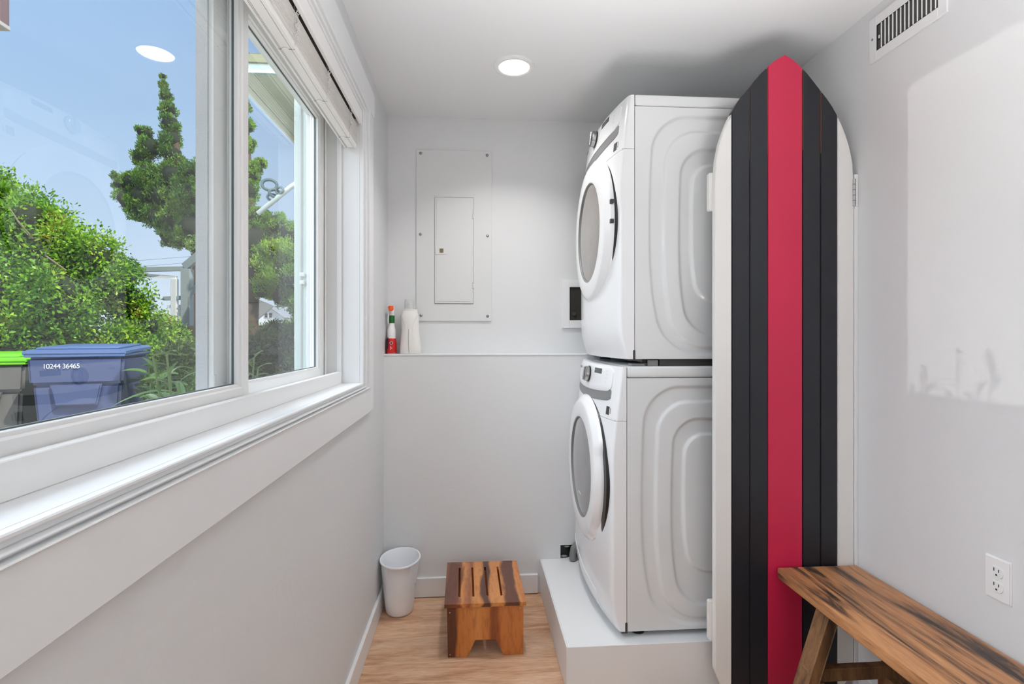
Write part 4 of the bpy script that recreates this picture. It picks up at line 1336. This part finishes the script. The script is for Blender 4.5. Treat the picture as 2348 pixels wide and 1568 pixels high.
# low dark shrubs
for nm, lbl, bl_, n_, sd in (
        ('shrub', 'shaded low shrub in front of the fence, right of the bins', [(-3.02, 5.75, .90, .34), (-2.95, 5.6, .70, .30), (-3.0, 5.6, .35, .36)], 16000, 21),
        ('shrub', 'dark bushy shrub under the juniper in the right pane', [(-2.45, 6.3, .95, .42), (-2.1, 6.2, 1.02, .40), (-1.8, 6.0, .9, .36), (-2.2, 6.7, .95, .36), (-2.2, 6.1, .45, .5), (-1.55, 5.6, 1.0, .34), (-2.0, 6.5, 1.36, .20), (-2.42, 6.6, 1.36, .15)], 26000, 22),
        ('shrub', 'yellow-green shrub in front of the distant white house', [(-10.3, 27.5, 1.15, .7), (-9.7, 27.3, 1.2, .8), (-10.9, 27.8, 1.2, .8), (-9.0, 27.0, 1.3, .9), (-8.2, 27, 1.4, 1.0), (-10.0, 27.4, .8, .9), (-9.0, 27.2, .8, .9)], 5000, 23)):
    t = thing(nm, (bl_[0][0], bl_[0][1], -.02), lbl, 'shrub')
    leaf_cloud('foliage', bl_, n_, .042 if sd < 23 else .16, SHRUB if sd < 23 else HEDGE, t, seed=sd)
    core('inner_foliage', bl_, CORE, t, .8)


def leaf_mesh(L=.16, W_=.045, curl=.35, seg=6):
    me = bpy.data.meshes.new('leaf')
    vs, fs = [], []
    for i in range(seg + 1):
        t = i / seg
        w_ = W_ * sin(pi * min(1, .06 + t * .94)) ** .75 * .5
        x, z = L * t, -curl * L * t * t + .25 * L * t
        vs += [(x, -w_, z + w_ * .35), (x, 0, z), (x, w_, z + w_ * .35)]
    for i in range(seg):
        a = 3 * i
        fs += [(a, a + 1, a + 4, a + 3), (a + 1, a + 2, a + 5, a + 4)]
    me.from_pydata(vs, [], fs); me.materials.append(BROAD)
    for p in me.polygons: p.use_smooth = True
    return me


LM, LM2 = leaf_mesh(), leaf_mesh(.26, .030, .75, 8)


def leafy_plant(loc, h, nst, label, spread=.16, seed=0, strap=False, sc=1.0, lean=(0, 0)):
    q = random.Random(seed)
    t = thing('leafy_plant', loc, label, 'plant', None)
    for s in range(nst):
        a = 2 * pi * s / nst + q.uniform(-.3, .3)
        top = Vector((loc[0] + cos(a) * spread * q.uniform(.3, 1) + lean[0], loc[1] + sin(a) * spread * q.uniform(.3, 1) + lean[1], loc[2] + h * q.uniform(.86, 1)))
        base = Vector(loc)
        mid = base.lerp(top, .5) + Vector((q.uniform(-.03, .03), q.uniform(-.03, .03), 0))
        b = B(); tube(b, [base, mid, top], [.008, .006, .003], 6); put('stem', b, MATS['green stem'], t)
        for k in range(14 if not strap else 9):
            f = .62 + .38 * k / (13 if not strap else 8)
            p = mid.lerp(top, (f - .5) * 2) if f > .5 else base.lerp(mid, f * 2)
            o = bpy.data.objects.new('leaf', LM2 if strap else LM)
            COL.objects.link(o); o.parent = t
            o.location = p - Vector(loc)
            o.rotation_euler = (q.uniform(-.4, .4), -q.uniform(.0, .9) * (1 if not strap else .9), k * 2.4 + q.uniform(-.4, .4))
            sc_ = q.uniform(.55, 1.0) * sc
            o.scale = (sc_, sc_, sc_)
    return t


mat('green stem', (96, 118, 64), .6)
leafy_plant((-.88, 1.95, -.02), 1.345, 9, 'broad-leaved plant just outside the far corner of the window', .13, 1, sc=.55)
leafy_plant((-1.12, 2.34, -.02), 1.17, 5, 'strap-leaved plant outside, seen low in the right pane', .15, 2, True)
leafy_plant((-1.50, 3.00, -.02), 1.10, 5, 'leafy plant outside behind the strap-leaved one, near the white wing', .2, 4)
leafy_plant((-.86, 1.68, -.02), 1.30, 7, 'broad-leaved plant outside hidden behind the meeting stile', .12, 9, sc=.5)
leafy_plant((-2.15, 3.85, -.02), 1.12, 6, 'tall leafy plant right of the blue bin, near the window post', .22, 5)
leafy_plant((-2.60, 4.55, -.02), 1.10, 6, 'tall leafy plant touching the right side of the blue bin', .22, 6)

# white wing of the house with boarded soffit
wg = thing('house_wing', (-.3, 4.6, -.02), 'pale house wing with a boarded soffit overhang, top of the right pane', 'building')
WS = mat('pale siding', (206, 218, 212), .6)
SOF = mat('soffit board', (240, 238, 218), .7, vary=.12, bscale=30)
b = B(); box(b, -1.00, .6, 3.34, 6.4, -.02, 2.9); put('wall', b, WS, wg)
b = B(); box(b, -1.46, .6, 3.28, 3.305, 2.90, 2.965, .002); put('fascia', b, mat('pale green fascia', (208, 226, 220), .6), wg)
b = B(); box(b, -1.485, .6, 3.262, 3.28, 2.955, 3.005, .002); put('roof_edge', b, mat('roof edge shingle', (150, 150, 122), .8, bump=.5, bscale=40), wg)
b = B(); box(b, -1.48, .6, 3.28, 6.5, 2.965, 3.02); put('roof', b, mat('roof felt', (120, 118, 104), .9), wg)
xb_ = -1.46
while xb_ < -.70:
    b = B(); box(b, xb_ + .002, xb_ + .094, 3.306, 6.45, 2.930, 2.945, .003); put('soffit_board', b, SOF, wg)
    xb_ += .096
b = B(); box(b, -1.49, -1.462, 3.28, 6.45, 2.90, 2.965, .002); put('fascia', b, SOF, wg)
# service cable bracket with rings
IR = mat('weathered iron', (84, 106, 110), .6)
cb_ = thing('cable_bracket', (-1.15, 3.42, 2.2), 'weathered iron ring bracket on a pale pipe beside the wing', 'bracket')
b = B(); tube(b, [(-1.02, 3.42, 2.34), (-1.16, 3.44, 2.26), (-1.38, 3.47, 2.09)], .016, 10); put('pipe', b, WS, cb_, smooth='all')
for (cx_, cy_, cz_, R_, r_, tilt) in ((-1.305, 3.46, 2.272, .042, .010, .3), (-1.265, 3.45, 2.215, .030, .009, 1.2), (-1.235, 3.44, 2.232, .026, .008, -.5), (-1.285, 3.46, 2.190, .026, .008, .9)):
    b = B(); tube(b, [(cx_ + R_ * cos(a) * cos(tilt * .3), cy_ + R_ * cos(a) * sin(tilt), cz_ + R_ * .8 * sin(a)) for a in [2 * pi * k / 24 for k in range(24)]], r_, 8, closed=True)
    put('ring', b, IR, cb_, smooth='all')

# distant white house
fh_ = thing('distant_house', (-35.2, 93, -.02), 'small distant white gabled house with a pair of windows', 'building')
HWh = mat('distant white siding', (232, 236, 240), .7)
RF = mat('distant grey roof', (150, 154, 158), .8)
b = B(); prism(b, [(-37.6, -.02), (-32.8, -.02), (-32.8, 4.6), (-35.2, 6.35), (-37.6, 4.6)], 'y', 93, 102); put('wall', b, HWh, fh_)
b = B(); bar(b, (-35.2, 97.4, 6.52), (-32.4, 97.4, 4.48), 9.8, .16, (.6, 0, .8)); put('roof', b, RF, fh_)
b = B(); bar(b, (-35.2, 97.4, 6.52), (-38.0, 97.4, 4.48), 9.8, .16, (-.6, 0, .8)); put('roof', b, RF, fh_)
for x0 in (-35.85, -35.1):
    b = B(); box(b, x0 - .08, x0 + .58, 92.9, 93.0, 4.50, 5.42, .01); wd = put('window', b, RW, fh_)
    b = B(); box(b, x0 + .02, x0 + .48, 92.86, 92.91, 4.58, 4.94); put('pane', b, DISPLAY, wd)
    b = B(); box(b, x0 + .02, x0 + .48, 92.86, 92.91, 4.98, 5.34); put('pane', b, DISPLAY, wd)
# grey gable end of a nearer shed, left of the far house
sh = thing('shed', (-6.6, 14.5, -.02), 'grey shed roof end beyond the fence, cutting across beside the distant house', 'building')
b = B(); box(b, -7.8, -6.1, 14.6, 16.6, -.02, 1.60)
for v in b.verts: v.co.x -= (v.co.y - 14.45) * .43
put('wall', b, HWh, sh)
b = B(); prism(b, [(-7.9, 1.60), (-5.95, 1.574), (-5.33, 2.11), (-5.42, 2.16), (-5.75, 2.30), (-6.4, 2.40), (-7.4, 2.20)], 'y', 14.45, 16.8, bev=.01)
for v in b.verts: v.co.x -= (v.co.y - 14.45) * .43
put('roof', b, mat('shed roof shingle', (146, 148, 146), .8, bump=.4, bscale=30), sh)

# utility pole and wires
up_ = thing('utility_pole', (-11.2, 18.0, -.02), 'slim utility pole with a crossarm far beyond the railing', 'pole')
b = B(); tube(b, [(-11.2, 18, -.02), (-11.2, 18, 3.6)], .06, 8); put('post', b, RG, up_)
b = B(); bar(b, (-11.7, 18, 3.4), (-10.7, 18, 3.4), .06, .08); put('crossarm', b, RG, up_)
for k, zz in enumerate((3.55, 3.75)):
    b = B(); tube(b, [(-13.6, 17.5, zz + .2), (-11.4, 18, zz), (-7.0, 18.5, zz + .5)], .008, 5)
    tag(put('power_line', b, mat('cable grey', (140, 150, 162), .7) if 'cable grey' not in MATS else MATS['cable grey'], org=(-11.2, 18, zz)), ('lower' if k == 0 else 'upper') + ' thin power line against the sky', 'cable')

# brown bracket end of an eave outside, top left of the view
br_ = thing('downspout', (-2.78, 3.26, 3.4), 'brown downspout end at the top left edge of the sky', 'downspout')
b = B(); box(b, -2.82, -2.705, 3.2, 3.27, 3.105, 4.2, .006); put('pipe', b, mat('brown metal', (126, 100, 98), .6), br_)
b = B(); box(b, -2.822, -2.703, 3.198, 3.272, 3.085, 3.112, .004); put('outlet', b, mat('pale metal lip', (196, 186, 180), .6), br_)
